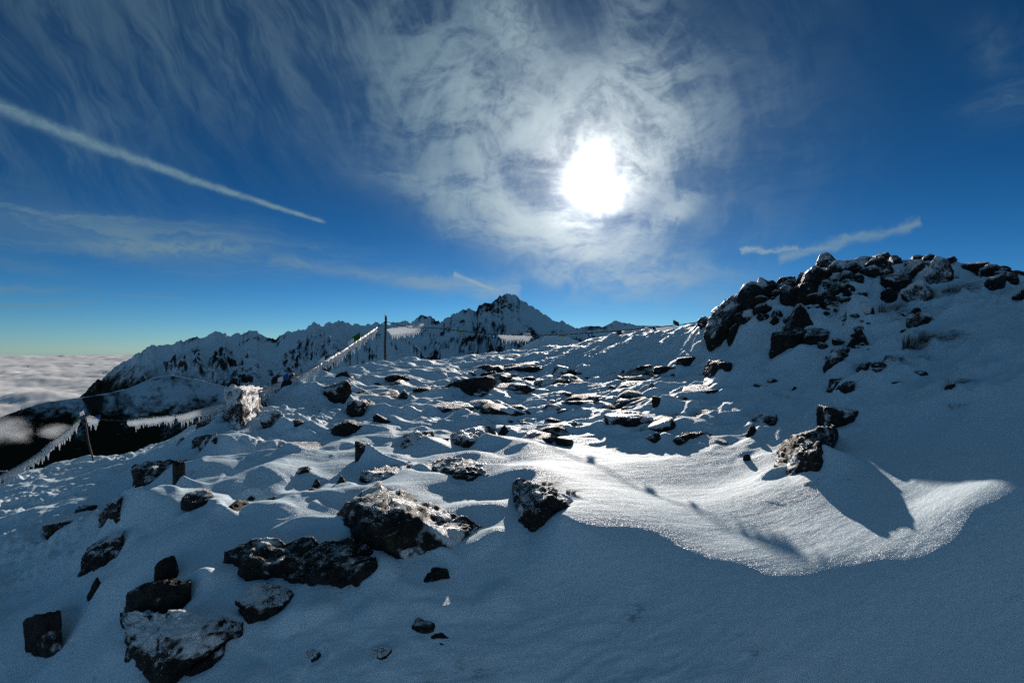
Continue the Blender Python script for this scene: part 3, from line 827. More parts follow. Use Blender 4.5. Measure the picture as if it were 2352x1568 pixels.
# ------------------------------------------------------------------ snow surface with drifts
def churn_mask(x, y):
    m = np.zeros_like(x)
    for (px, py), rad in CHURN:
        m = np.maximum(m, np.exp(-(((x - px) ** 2 + (y - py) ** 2) / rad ** 2)))
    return m


CHURN = []
for px, py, rr in ((1210, 830, 1.2), (1280, 832, 1.3), (1350, 826, 1.3), (1420, 822, 1.2), (1490, 812, 1.1), (1560, 800, 1.0), (1630, 788, .9),
                   (40, 1240, .8), (120, 1250, .7), (60, 1310, .6), (160, 1215, .6), (610, 1000, .7), (690, 970, .8), (720, 940, .8), (60, 1110, .5), (300, 1050, .6), (20, 1170, .7)):
    g = hit(px, py); CHURN.append(((g[0], g[1]), rr))


def detail_height(x, y):
    r = np.hypot(x, y)
    mid = smooth01((r - 7.2) / 3.5)
    far = smooth01((r - 30.0) / 30.0)
    # wind runs across the slope, from the left
    wx, wy_ = x * .94 + y * .34, y * .94 - x * .34
    h = .050 * perlin2(wx / 1.9, wy_ / 1.0, 3) * (1 + .4 * mid)
    bank = smooth01((r - 4.4) / 1.0) * (1 - .75 * mid) * smooth01((.75 - x) / 1.2)       # dunes among the rocks of the near left
    dune = fbm2(wx / 1.5 + .4 * perlin2(x / 1.4, y / 1.4, 15), wy_ / .8, 2, 61, .4)
    h = h + bank * .19 * dune
    h = h + mid * (.130 * fbm2(wx / 1.1, wy_ / .62, 3, 11, .5))
    rg = fbm2(wx / .9 + .3 * perlin2(x, y, 5), wy_ / .42, 2, 23, .5, ridged=True)
    h = h + mid * .045 * rg
    h = h + .006 * fbm2(wx / .18, wy_ / .09, 3, 41, .55) * (.06 + mid)
    near_ = 1 - mid
    fore = 1 - smooth01((r - 3.9) / .9)
    h = h + fore * (.045 * fbm2(wx / 1.4 + .5 * perlin2(x / 1.1, y / 1.1, 33), wy_ / .55, 2, 71, .45) + .012 * fbm2(wx / .5, wy_ / .16, 2, 73, .5, ridged=True))
    h = h + near_ * .010 * fbm2(wx / .95, wy_ / .5, 2, 51, .5)
    hill = smooth01((np.arctan2(x, y) - .45) / .12) * smooth01((r - 8.5) / 2.5)
    h = h + hill * (.10 * fbm2(wx / .8, wy_ / .8, 3, 63, .55) + .05 * np.abs(fbm2(x / .3, y / .3, 3, 67, .6)))
    c = churn_mask(x, y)
    lump = fbm2(x / .34, y / .34, 4, 77, .62, ridged=False)
    h = h + c * (.075 * np.abs(lump) + .035 * fbm2(x / .12, y / .12, 3, 81, .6) - .03)
    h = h + far * 1.2 * fbm2(x / 14, y / 14, 5, 91, .5)
    return h


def drift_height(x, y, z):
    """Lee ridges behind the rocks and shallow scoops at their feet."""
    add = np.zeros_like(z)
    for (X, Y, rx, ry, ztop, tail, hero) in placed:
        if rx < .05: continue
        dx, dy = x - X, y - Y
        # snow banked up round each rock
        q = (dx / (rx * 1.9 + .08)) ** 2 + (dy / (ry * 1.9 + .08)) ** 2
        m = q < 6
        add[m] += (-.02 if hero else np.minimum(.12 * min(rx, ry), .04)) * np.exp(-q[m])
        # an uneven collar of drifted snow that hides part of the foot
        col_ = np.exp(-((np.sqrt(q[m]) - .56) / .17) ** 2) * np.clip(.35 + 1.3 * perlin2(x[m] * 2.2 + X, y[m] * 2.2, 88), 0, 1.3)
        add[m] += min(.22 * rx, .11) * col_
        if tail:
            L, hf = tail
            base = base_height([math.atan2(X, Y)], [math.log(math.hypot(X, Y))])[0]
            H = max(.05, (ztop - base)) * hf
            ang = -0.34 - .12 * math.sin(X * 7)
            c, s = math.cos(ang), math.sin(ang)
            u = (dx - rx * .55) * c + (dy) * s; v = -(dx - rx * .55) * s + dy * c
            wd = ry * 1.1 * (1 + .6 * np.clip(u / L, 0, 1)) + .05
            prof = np.exp(-np.abs(v / wd) ** 1.35)
            rise = smooth01((u + rx * 1.0) / (rx * 1.1))
            fall = np.clip(1 - u / L, 0, 1) ** 1.3
            mm = (u > -rx * 1.2) & (u < L) & (np.abs(v) < 5 * wd)
            add[mm] = np.maximum(add[mm], (H * prof * rise * fall)[mm])
    return add


def full_height(az, lr):
    r = np.exp(lr); x = np.sin(az) * r; y = np.cos(az) * r
    z = base_height(az, lr)
    calm = np.ones_like(z)
    for (X, Y, rx, ry, ztop, tail, hero) in placed:
        if hero: calm *= 1 - .85 * np.exp(-((x - X) / (1.3 * rx)) ** 2 - ((y - Y) / (1.6 * ry)) ** 2)
    return z + detail_height(x, y) * calm + drift_height(x, y, z)


def build_snow():
    ta = np.tan(math.radians(49.0))
    dense = np.arctan(np.linspace(-ta, ta, 800))
    left = np.linspace(-math.pi, dense[0], 60)[:-1]; right = np.linspace(dense[-1], math.pi, 60)[1:]
    az = np.concatenate([left, dense, right])
    lr = np.concatenate([np.linspace(math.log(.25), math.log(2.6), 40)[:-1], np.linspace(math.log(2.6), math.log(27), 640), np.linspace(math.log(27), math.log(240), 60)[1:]])
    A, L = np.meshgrid(az, lr)
    z = full_height(A.ravel(), L.ravel())
    r = np.exp(L.ravel()); x = np.sin(A.ravel()) * r; y = np.cos(A.ravel()) * r
    f = grid_faces(len(lr), len(az))
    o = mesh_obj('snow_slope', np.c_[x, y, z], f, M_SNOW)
    tag(o, 'wind-carved snow slope with drifts between the rocks', kind='structure')
    return o


build_snow()

rock_defs = [(X, Y, Z + (0 if ROCKS[i][0] in LOFT else .8 * float(detail_height(np.array([X]), np.array([Y]))[0])), a_, b_, c_) for i, (X, Y, Z, a_, b_, c_) in enumerate(rock_defs)]

# ------------------------------------------------------------------ build the rocks
def resample(poly, n):
    p = np.array(poly, float); q = np.linspace(0, 1, n)
    t = np.r_[0, np.cumsum(np.hypot(*np.diff(p, axis=0).T))]; t /= t[-1]
    return np.c_[np.interp(q, t, p[:, 0]), np.interp(q, t, p[:, 1])]


def loft_rock(name, lines, seed):
    """Boulder with its own foot on the ground, a broken front face, a lip and a receding top."""
    n = 56
    base, lip, back = (resample(l, n) for l in lines)
    rng = np.random.RandomState(seed)
    db = np.array([hit(x, min(y, 1700), 2.0)[1] for x, y in base])
    db = np.convolve(np.pad(db, 4, 'edge'), np.ones(9) / 9, 'valid')
    wm = (base[:, 0].max() - base[:, 0].min()) * db.mean() / F_PX
    def vv_(q): return np.array([ray(x, y)[2] / ray(x, y)[1] for x, y in q])
    def xx_(q): return np.array([ray(x, y)[0] / ray(x, y)[1] for x, y in q])
    vb, vl, vk = vv_(base), vv_(lip), vv_(back)
    hgt = (vl - vb) * db
    dl = db + np.clip(hgt * .35, 0.0, .16 * wm)
    flat_ = np.where(vk < -.02, vl * dl / np.minimum(vk, -.02), dl * 9)
    dk = dl + np.clip(flat_ - dl, .10 * wm, .62 * wm)
    hl = np.array([hit(x, min(y, 1700), 2.0)[1] for x, y in lip]); hk = np.array([hit(x, min(y, 1700), 2.0)[1] for x, y in back])
    dl = np.minimum(dl, db + .22 * np.maximum(hl - db, 0)); dk = np.minimum(dk, db + .62 * np.maximum(hk - db, .02))
    dk = np.maximum(dk, dl + .02)
    sm_ = lambda q: np.convolve(np.pad(q, 3, 'edge'), np.ones(7) / 7, 'valid')
    dl, dk = sm_(dl), sm_(dk)
    P = lambda u, d, v: np.c_[u * d, d, v * d]
    B = P(xx_(base), db, vb); L = P(xx_(lip), dl, vl); K = P(xx_(back), dk, vk)
    Bd = B + np.array([0, .05 * wm, -.30 * wm - .05]); Kd = K + np.array([0, .12 * wm, -.9 * wm - .2])
    Kd[:, 2] = np.minimum(Kd[:, 2], Bd[:, 2])
    rows = []
    for a_, b_, m in ((Bd, B, 6), (B, L, 20), (L, K, 20), (K, Kd, 10)):
        for t in np.linspace(0, 1, m, endpoint=False): rows.append(a_ * (1 - t) + b_ * t)
    rows.append(Kd)
    G = np.array(rows)                                  # rows x n x 3
    # bulge the faces and round the ends
    e = np.sin(np.linspace(0, math.pi, n)) ** .5
    fr_ = np.zeros(len(rows)); fr_[6:26] = np.sin(np.linspace(0, math.pi, 20))
    G[:, :, 1] -= (fr_[:, None] * e[None]) * .05 * wm
    for _ in range(2):
        G[1:-1] = G[1:-1] * .5 + (G[:-2] + G[2:]) * .25
        G[:, 1:-1] = G[:, 1:-1] * .5 + (G[:, :-2] + G[:, 2:]) * .25
    V = G.reshape(-1, 3); org = V.mean(0); Q = (V - org) / (wm * .5)
    off = rng.uniform(-40, 40, 3)
    F = grid_faces(len(rows), n)
    # displacement along smooth normals
    du = np.gradient(G, axis=1).reshape(-1, 3); dv = np.gradient(G, axis=0).reshape(-1, 3)
    N = np.cross(du, dv); N /= np.linalg.norm(N, axis=1)[:, None] + 1e-9
    disp = .085 * fbm3(Q * 1.9 + off, 2, seed) + .050 * fbm3(Q * 5 + off, 3, seed + 2, .55) + .016 * fbm3(Q * 17 + off, 3, seed + 4, .6)
    cr = np.abs(vnoise3(Q * np.array([2.0, 2.0, 5.0]) + off, seed + 6)); disp = disp - .05 * np.exp(-(cr / .06) ** 2)
    V = V + N * (disp * wm * .5 * np.clip(wm, .3, 1.2) ** .15)[:, None]
    nr = len(rows)
    capL = [[k * n for k in range(nr)]]; capR = [[k * n + n - 1 for k in range(nr)]]
    V = np.vstack([V, V[capL[0]].mean(0), V[capR[0]].mean(0)]); cl, cr_ = len(V) - 2, len(V) - 1
    T = np.vstack([F[:, [0, 1, 2]], F[:, [0, 2, 3]]]).tolist()
    for k in range(nr - 1):
        T.append([k * n, (k + 1) * n, cl]); T.append([(k + 1) * n + n - 1, k * n + n - 1, cr_])
    return mesh_obj(name, V - org, T, M_ROCK, loc=tuple(org))


for i, (bb, kind, frost, tail, name, label) in enumerate(ROCKS):
    X, Y, Z, rx, ry, rz = rock_defs[i]
    if bb in LOFT:
        o = loft_rock(name, LOFT[bb], 300 + i)
        o['frost'] = float(frost); tag(o, label, 'rock', 'rocks standing out of the snow slope')
        continue
    wpx = bb[2] - bb[0]
    sub = 6 if wpx > 200 else (5 if wpx > 85 else 4)
    p, f = rock_shape(kind, 100 + i * 7, sub)
    o = mesh_obj(name, p * np.array([rx, ry, rz]), f, M_ROCK, loc=(X, Y, Z))
    o['frost'] = float(frost) + (.12 if bb[3] < 760 and bb[0] > 1600 else 0)
    tag(o, label, 'rock', 'half-buried rocks among the drifts' if i >= _n0 else 'rocks of the hilltop' if bb[3] < 800 and bb[0] > 1600 else 'rocks standing out of the snow slope')

# low stones that just break the crust of the windswept middle slope
stone_meshes = []
for k in range(8):
    p, f = rock_shape('slab' if k % 2 else 'boulder', 900 + k, 3)
    o = mesh_obj('stone', p, f, M_ROCK); stone_meshes.append(o.data)
    bpy.data.objects.remove(o)
rnd = random.Random(4)
STONES = []
while len(STONES) < 150:
    px = rnd.uniform(720, 1660); py = 835 + 190 * rnd.random() ** 1.25
    edge_ = np.interp(px, [720, 885, 1000, 1120, 1300, 1500, 1640], [885, 850, 845, 832, 850, 850, 860])
    cl = float(perlin2(np.array([px / 110.0]), np.array([py / 34.0]), 12)[0])
    if py < edge_ or cl < rnd.uniform(-.25, .35): continue
    if any(b[0][0] - 10 < px < b[0][2] + 10 and b[0][1] - 6 < py < b[0][3] + 6 for b in ROCKS): continue
    STONES.append((px, py))
for px, py in STONES:
    g = hit(px, py); d = g[1]
    w = (14 + 90 * rnd.random() ** 2.2) * (1 + .25 * (py - 840) / 150) * d / F_PX / 2
    az = math.atan2(g[0], g[1]); zz = full_height(np.array([az]), np.array([math.log(math.hypot(g[0], g[1]))]))[0]
    o = bpy.data.objects.new('stone', rnd.choice(stone_meshes)); link(o)
    h = w * rnd.uniform(.30, .55)
    o.location = (g[0], g[1], zz - h * .45); o.scale = (w, w * rnd.uniform(.6, 1.1), h)
    o.rotation_euler = (rnd.uniform(-.15, .15), rnd.uniform(-.2, .2), rnd.uniform(0, 6.28))
    o['frost'] = rnd.uniform(.15, .48)
    tag(o, 'small low frost-speckled stone breaking the snow crust of the windswept middle slope', 'stone', 'low stones of the middle slope')


# rimed stones heaped between the boulders of the hilltop
HEAP = []
while len(HEAP) < 130:
    px = rnd.uniform(1640, 2330)
    top_ = np.interp(px, [1640, 1700, 1800, 1900, 2020, 2120, 2230, 2330], [720, 690, 655, 622, 604, 604, 628, 642])
    low_ = np.interp(px, [1640, 1750, 1900, 2000, 2060, 2130, 2330], [765, 770, 760, 730, 690, 650, 668])
    if low_ < top_ + 4: continue
    py = top_ + 2 + (low_ - top_) * rnd.random() ** 1.8
    cl = float(perlin2(np.array([px / 60.0]), np.array([py / 34.0]), 19)[0])
    if cl < rnd.uniform(-.3, .3): continue
    HEAP.append((px, py))
for px, py in HEAP:
    g = hit(px, py); d = g[1]; w = (12 + 36 * rnd.random() ** 2.0) * d / F_PX / 2
    g[2] = full_height(np.array([math.atan2(g[0], g[1])]), np.array([math.log(math.hypot(g[0], g[1]))]))[0]
    o = bpy.data.objects.new('rock', rnd.choice(stone_meshes)); link(o)
    h = w * rnd.uniform(.6, 1.0)
    o.location = (g[0], g[1], g[2] + h * .15); o.scale = (w, w * rnd.uniform(.7, 1.1), h)
    o.rotation_euler = (rnd.uniform(-.3, .3), rnd.uniform(-.3, .3), rnd.uniform(0, 6.28))
    o['frost'] = rnd.uniform(.30, .62)
    tag(o, 'small rimed rock wedged between the boulders of the hilltop', 'rock', 'small rocks of the hilltop')


# flat dark stones and turf showing through the thin snow of the shaded hillside
k_ = 0
while k_ < 30:
    px = rnd.uniform(1860, 2120); py = rnd.uniform(735, 890)
    if float(perlin2(np.array([px / 50.0]), np.array([py / 32.0]), 29)[0]) < .02: continue
    k_ += 1
    g = hit(px, py); d = g[1]; w = (10 + 28 * rnd.random() ** 1.6) * d / F_PX / 2
    o = bpy.data.objects.new('stone', rnd.choice(stone_meshes)); link(o)
    zz = full_height(np.array([math.atan2(g[0], g[1])]), np.array([math.log(math.hypot(g[0], g[1]))]))[0]
    o.location = (g[0], g[1], zz - w * .05); o.scale = (w, w * .8, w * rnd.uniform(.4, .6))
    o.rotation_euler = (rnd.uniform(.2, .6), rnd.uniform(-.2, .2), rnd.uniform(-.5, .5))
    o['frost'] = rnd.uniform(.25, .6)
    tag(o, 'small flat stone showing through thin snow on the shaded hillside below the boulders', 'stone', 'small stones of the shaded hillside')


# ------------------------------------------------------------------ far mountains
def mountain(name, label, crest, dist, width, drop, mat, seed, cols=420, rows=150, amp=90.0, wl=260.0, power=.85, jag=6.0, back=.35, stretch=2.4):
    c = np.array(crest, float); ae = np.array([azel(*q) for q in crest])
    az = np.linspace(ae[0, 0], ae[-1, 0], cols)
    pxs = np.array([q[0] for q in crest], float)
    te = np.interp(az, ae[:, 0], np.tan(ae[:, 1]))
    dq = np.array(dist, float)
    D = np.interp(np.linspace(0, 1, cols), np.linspace(0, 1, len(dq)), dq)
    t = np.concatenate([-np.linspace(back, 0, 24)[:-1], np.linspace(0, 1, rows) ** 1.25])
    A, T = np.meshgrid(az, t); Dm = np.broadcast_to(D, A.shape)
    R = Dm - T * width
    s = A * D.mean()
    warp = perlin2(s / (wl * 1.7), R / (wl * 2.5), seed + 3)
    ra = fbm2((s + .55 * R) / wl + .7 * warp, (R - .3 * s) / (wl * stretch), 6, seed, .55, ridged=True)
    rb = fbm2((s - .65 * R) / (wl * 1.3) + .7 * warp, (R + .3 * s) / (wl * stretch * 1.2), 6, seed + 7, .55, ridged=True)
    rid = np.maximum(ra, rb) * .8 + .2 * (ra + rb) * .5
    jn = fbm2(az * D.mean() / (wl * .16), az * 0 + 3.3, 4, seed + 40, .6)
    zc = te * D + jag * jn
    fade = smooth01(np.abs(T) / .16)
    Z = zc[None, :] - drop * np.where(T >= 0, np.abs(T) ** power, .9 * np.abs(T)) + amp * (rid - .75) * fade * (.35 + .65 * np.clip(np.abs(T) * 2.2, 0, 1))
    # nothing of the face may rise above the traced crest line
    lim = te * R - .16 * T * width - fade * jag * .6
    Z = np.where(T > 0, np.minimum(Z, lim + jag * jn[None, :] * (1 - fade)), Z)
    x = np.sin(A) * R; y = np.cos(A) * R
    f = grid_faces(len(t), cols)[:, ::-1]
    o = mesh_obj(name, np.c_[x.ravel(), y.ravel(), Z.ravel()], f, mat)
    at_ = o.data.attributes.new('rib', 'FLOAT', 'POINT'); at_.data.foreach_set('value', (rid.ravel() - rid.mean()).astype(np.float32))
    tag(o, label, kind='structure')
    return o


mountain('mountain_range', 'long snowy mountain range in shade beside the sea of clouds',
         [(120, 985), (160, 935), (200, 893), (240, 862), (285, 832), (330, 803), (350, 794), (400, 790), (440, 778), (500, 764), (530, 770), (580, 762), (610, 770), (633, 779), (650, 768), (690, 758),
          (720, 740), (740, 748), (785, 737), (815, 743), (850, 745), (900, 742), (940, 740), (975, 722), (1000, 735), (1030, 752), (1060, 790)],
         [4300, 4200, 4000, 3800, 3700, 3600], 1500, 900, M_RANGE, 5, cols=620, rows=190, amp=175, wl=330, jag=17)
mountain('mountain_peak', 'jagged rocky main peak dusted with snow',
         [(880, 830), (930, 790), (985, 752), (1010, 742), (1040, 722), (1075, 710), (1095, 712), (1100, 703), (1125, 697), (1140, 688), (1150, 676), (1165, 672), (1180, 674), (1192, 684), (1210, 694), (1235, 712), (1255, 722), (1275, 737),
          (1310, 746), (1345, 762), (1380, 778), (1430, 796), (1480, 815)],
         [2300, 2400, 2500, 2300, 2000], 800, 560, M_PEAK, 21, cols=520, rows=170, amp=105, wl=170, jag=11)
mountain('far_hill', 'low snowy hills behind the peak beside the hilltop',
         [(1300, 800), (1330, 752), (1360, 748), (1385, 750), (1415, 736), (1440, 742), (1470, 748), (1520, 748), (1570, 752), (1620, 765), (1680, 780), (1760, 800)],
         [3600, 3600], 900, 600, M_FAR, 33, cols=260, rows=90, amp=50, wl=200, jag=5)
mountain('forest_spur', 'dark forested spur below the snowy range',
         [(-700, 1120), (-300, 1020), (0, 958), (60, 936), (110, 922), (150, 917), (200, 910), (250, 902), (300, 890), (325, 878), (350, 868), (390, 860), (450, 870), (520, 888), (620, 918), (760, 962), (900, 1005)],
         [2300, 2400, 2500, 2600, 2650, 2650], 1700, 1350, M_SPUR, 47, cols=420, rows=150, amp=22, wl=190, jag=1.5)
mountain('near_spur', 'dark rocky spur just behind the centre post',
         [(700, 905), (760, 845), (800, 815), (835, 790), (858, 768), (880, 752), (900, 752), (925, 768), (960, 800), (1000, 850)],
         [900, 900], 260, 190, M_PEAK, 61, cols=220, rows=90, amp=15, wl=60, jag=3)
mountain('snow_ridge', 'sunlit rounded snow ridge right behind the slope',
         [(1080, 880), (1140, 835), (1170, 812), (1200, 795), (1232, 779), (1260, 769), (1285, 768), (1310, 776), (1340, 788), (1380, 805), (1440, 840)],
         [210, 200, 190], 90, 40, M_NEAR, 71, cols=220, rows=90, amp=4.0, wl=18, jag=.35)

R_ = 90000.0
ang_ = np.linspace(0, 2 * math.pi, 97)[:-1]
vv = [(0, 0, -900.0)] + [(R_ * math.cos(a), R_ * math.sin(a), -900.0) for a in ang_]
ff = [(0, 1 + k, 1 + (k + 1) % 96) for k in range(96)]
tag(mesh_obj('valley_floor', vv, ff, M_VALLEY, smooth=False), 'dark valley floor far below', kind='structure')


def cloud_sea():
    az = np.radians(np.linspace(-70, 4, 420)); r = np.geomspace(2600, 70000, 300)
    A, R = np.meshgrid(az, r); x = np.sin(A) * R; y = np.cos(A) * R
    b = np.zeros_like(x); a = 1.0; s = 1.0
    for o in range(5):
        b = b + a * np.abs(perlin2(x / 1900 * s, y / 1900 * s, 7 + o)); a *= .5; s *= 2.1
    big = perlin2(x / 9000, y / 6000, 99)
    z = -560 + 140 * b * (.6 + .8 * np.clip(big + .4, 0, 1)) + 90 * big
    o = mesh_obj('clouds', np.c_[x.ravel(), y.ravel(), z.ravel()], grid_faces(len(r), len(az)), M_CLOUD)
    tag(o, 'sea of bright clouds filling the valley to the horizon', kind='stuff')


cloud_sea()

# ------------------------------------------------------------------ posts and iced ropes
def tube(path, rad, n=6, twist=0.0):
    path = np.asarray(path, float); V = []; F = []
    rad = np.broadcast_to(rad, (len(path),))
    for i, p in enumerate(path):
        t = path[min(i + 1, len(path) - 1)] - path[max(i - 1, 0)]; t /= np.linalg.norm(t)
        a = np.cross(t, (0, 0, 1.0)) if abs(t[2]) < .95 else np.cross(t, (0, 1.0, 0)); a /= np.linalg.norm(a); b = np.cross(t, a)
        for k in range(n):
            q = 2 * math.pi * k / n + twist * i
            V.append(p + rad[i] * (math.cos(q) * a + math.sin(q) * b))
    for i in range(len(path) - 1):
        for k in range(n):
            F.append((i * n + k, i * n + (k + 1) % n, (i + 1) * n + (k + 1) % n, (i + 1) * n + k))
    return V, F


def at(px, py, d):
    x, y, z = ray(px, py); return np.array([x / y * d, d, z / y * d])


def make_post(px0, py0, px1, py1, d, rad0, label):
    top = at(px0, py0, d); bot = at(px1, py1, d); bot = bot + (bot - top) * .12
    root = bpy.data.objects.new('post', None); link(root); root.location = bot
    tag(root, label, 'post', 'posts of the iced rope fence')
    rel = top - bot
    path = [rel * s + np.array([.006 * math.sin(9 * s), .006 * math.cos(7 * s), 0]) for s in np.linspace(0, 1, 26)]
    rad = [rad0 * (1 + .15 * (k % 2)) for k in range(26)]; rad[-1] = rad0 * .4
    V, F = tube(path, rad, 8)
    mesh_obj('rod', V, F, M_STEEL, root)
    c = rel * .86
    ring = [c + np.array([.05 * math.cos(a), .03 * math.sin(a) - .03, .012 * math.sin(2 * a)]) for a in np.linspace(0, 2 * math.pi, 15)]
    V, F = tube(ring, .012, 6); mesh_obj('rope_knot', V, F, M_ROPE, root)
    p, f = rock_shape('boulder', 4000 + int(px0), 3)
    mesh_obj('rime_cap', p * np.array([.04, .035, .05]) + rel + np.array([-.015, 0, -.01]), f, M_ICE, root)
    return top


def interp_path(P, n):
    P = np.asarray(P, float); s = np.r_[0, np.cumsum(np.linalg.norm(np.diff(P, axis=0), axis=1))]
    q = np.linspace(0, s[-1], n)
    return np.c_[[np.interp(q, s, P[:, k]) for k in range(3)]].T


def ice_crust(path, size, seed, parent, drop=0.0):
    """Wind-blown ice hanging below a rope as a band with a comb of icicles."""
    rng = np.random.RandomState(seed); n = len(path); V = []; F = []
    ends = np.minimum(np.linspace(0, 1, n), np.linspace(1, 0, n)); cap = np.clip(ends * n / 4.0, .25, 1)
    wob = fbm2(np.linspace(0, n / 7.0, n), np.full(n, seed * 1.7), 3, seed)
    for i, p in enumerate(path):
        hh = size * (1 + .35 * wob[i]) * cap[i]; th = size * .32 * cap[i]
        up = size * .12
        prof = [(-th * .5, up), (th * .5, up), (th * .9, -hh * .35), (th * .55, -hh), (-th * .55, -hh), (-th * .9, -hh * .35)]
        t = path[min(i + 1, n - 1)] - path[max(i - 1, 0)]; side = np.array([-t[1], t[0], 0]); side /= np.linalg.norm(side) + 1e-9
        for a, b in prof:
            j = rng.normal(size=3) * size * .045
            V.append(p + side * a + np.array([0, 0, b - drop]) + j)
    for i in range(n - 1):
        for k in range(6):
            F.append((i * 6 + k, i * 6 + (k + 1) % 6, (i + 1) * 6 + (k + 1) % 6, (i + 1) * 6 + k))
    F.append((0, 1, 2, 3)); F.append((0, 3, 4, 5)); b = (n - 1) * 6; F.append((b, b + 3, b + 2, b + 1)); F.append((b, b + 5, b + 4, b + 3))
    L = np.linalg.norm(np.diff(path, axis=0), axis=1).sum()
    m = max(3, int(L / (size * .42)))
    for k in range(m):
        s = (k + rng.uniform(.2, .8)) / m; q = s * (n - 1); i0 = min(int(q), n - 2); p = path[i0] * (1 - (q - i0)) + path[i0 + 1] * (q - i0)
        h = size * (1 + .35 * wob[i0]) * cap[i0]; ln = size * (.12 + 1.05 * rng.rand() ** 1.4) * cap[i0]; rr = size * rng.uniform(.10, .17)
        base = len(V)
        for lev, (zz, rf) in enumerate(((-h * .8, 1.25), (-h - ln * .45, .75), (-h - ln, .25))):
            for a in range(5):
                V.append(p + np.array([rr * rf * math.cos(a * 1.2566), rr * rf * math.sin(a * 1.2566), zz - drop]))
        for lev in range(2):
            for a in range(5):
                F.append((base + lev * 5 + a, base + lev * 5 + (a + 1) % 5, base + lev * 5 + 5 + (a + 1) % 5, base + lev * 5 + 5 + a))
        F.append((base + 10, base + 11, base + 12, base + 13)); F.append((base + 10, base + 13, base + 14, base + 10 + 4)) if False else None
    return mesh_obj('ice_crust', V, [q for q in F if q], M_ICE, parent)


def flag(parent, p, w, h, mat, seed, tilt=0.0, up=False):
    rng = np.random.RandomState(seed); V = []; F = []
    nx, ny = 7, 6
    for layer in (0.0, .006):
        for j in range(ny):
            for i in range(nx):
                u, v = i / (nx - 1) - .5, j / (ny - 1)
                zz = (v * h) if up else (-v * h)
                V.append(p + np.array([u * w * (1 - .12 * v), layer + .18 * w * v * math.sin(u * 5 + seed), zz + u * w * tilt + .03 * h * math.sin(7 * u + seed)]))
    o2 = nx * ny
    for j in range(ny - 1):
        for i in range(nx - 1):
            a = j * nx + i
            F.append((a, a + 1, a + nx + 1, a + nx)); F.append((o2 + a, o2 + a + nx, o2 + a + nx + 1, o2 + a + 1))
    rim = [i for i in range(nx)] + [j * nx + nx - 1 for j in range(1, ny)] + [(ny - 1) * nx + i for i in range(nx - 2, -1, -1)] + [j * nx for j in range(ny - 2, 0, -1)]
    for a, b in zip(rim, rim[1:] + rim[:1]): F.append((a, o2 + a, o2 + b, b))
    return mesh_obj('flag', V, F, mat, parent)


def make_rope(P, rad, label, n=70):
    path = interp_path(P, n)
    org = path[0].copy()
    root = bpy.data.objects.new('rope', None); link(root); root.location = org
    tag(root, label, 'rope', 'iced ropes of the fence')
    rel = path - org
    V, F = tube(rel, [rad * (1 + .18 * (k % 2)) for k in range(n)], 6, .5)
    mesh_obj('cord', V, F, M_ROPE, root)
    return root, rel, org


def sub_path(rel, s0, s1, n):
    q = np.linspace(s0, s1, n) * (len(rel) - 1)
    return np.c_[[np.interp(q, np.arange(len(rel)), rel[:, k]) for k in range(3)]].T


make_post(886, 722, 884, 842, 17.0, .034, 'thin dark steel post at the middle of the skyline carrying two ropes')
make_post(190, 948, 216, 1068, 10.1, .014, 'thin leaning steel post in front of the dark valley')

Pc = at(885, 738, 16.97)
r1, rel, org = make_rope([Pc, at(865, 752, 16.2), at(800, 795, 14.0), at(740, 833, 12.4), at(680, 864, 11.2), at(606, 893, 10.2), at(520, 925, 9.3), at(420, 952, 9.5), at(296, 966, 9.7), at(240, 964, 9.9), at(191, 954, 10.07)],
                         .012, 'rope sloping down from the middle post to the leaning post, hung with ice', 140)
def s_at(px):
    """Fraction along the current rope where it passes a picture column."""
    q = rel + org; u = q[:, 0] / q[:, 1] * F_PX + W_PX / 2; t = np.linspace(0, 1, len(q)); k = np.argsort(u)
    return float(np.interp(px, u[k], t[k]))
def span(a, b, n): return sub_path(rel, s_at(a), s_at(b), n)
def on(px): return span(px, px + .5, 2)[0]
ice_crust(span(868, 740, 70), .15, 1, r1); ice_crust(span(742, 668, 40), .15, 2, r1); ice_crust(span(648, 604, 24), .12, 3, r1)
ice_crust(span(522, 405, 50), .12, 4, r1); ice_crust(span(408, 294, 50), .105, 6, r1); ice_crust(span(230, 201, 18), .13, 5, r1)
flag(r1, on(818), .24, .18, M_GREEN, 1, .6, True); flag(r1, on(806), .18, .14, M_WHITE, 2, .6, True)
flag(r1, on(737), .20, .12, M_WHITE, 3, .6, True); flag(r1, on(655), .16, .13, M_BLUE, 4, .4, True); flag(r1, on(644), .12, .12, M_WHITE, 5, .4, True)
flag(r1, on(348), .11, .05, M_GREEN, 6, .1, True); flag(r1, on(227), .09, .07, M_BLUE, 7, .2, True)
r2, rel, org = make_rope([at(191, 954, 10.07), at(160, 985, 9.9), at(120, 1015, 9.7), at(85, 1045, 9.4), at(45, 1070, 9.1), at(0, 1094, 8.8), at(-40, 1112, 8.5)],
                         .010, 'heavily iced rope dropping from the leaning post to the picture edge')
ice_crust(span(187, 98, 70), .12, 11, r2); ice_crust(span(100, -35, 80), .11, 12, r2)
flag(r2, on(176), .08, .08, M_GREEN, 8, .9, True)
r3, rel, org = make_rope([Pc, at(915, 746, 16.7), at(945, 753, 16.4), at(985, 752, 16.1), at(1060, 760, 15.6), at(1140, 768, 15.1), at(1220, 771, 14.5), at(1300, 768, 13.9), at(1400, 761, 13.2), at(1480, 754, 12.6), at(1560, 746, 12.0), at(1628, 736, 11.5)],
                         .011, 'nearly bare rope from the middle post to the hill with small flags', 140)
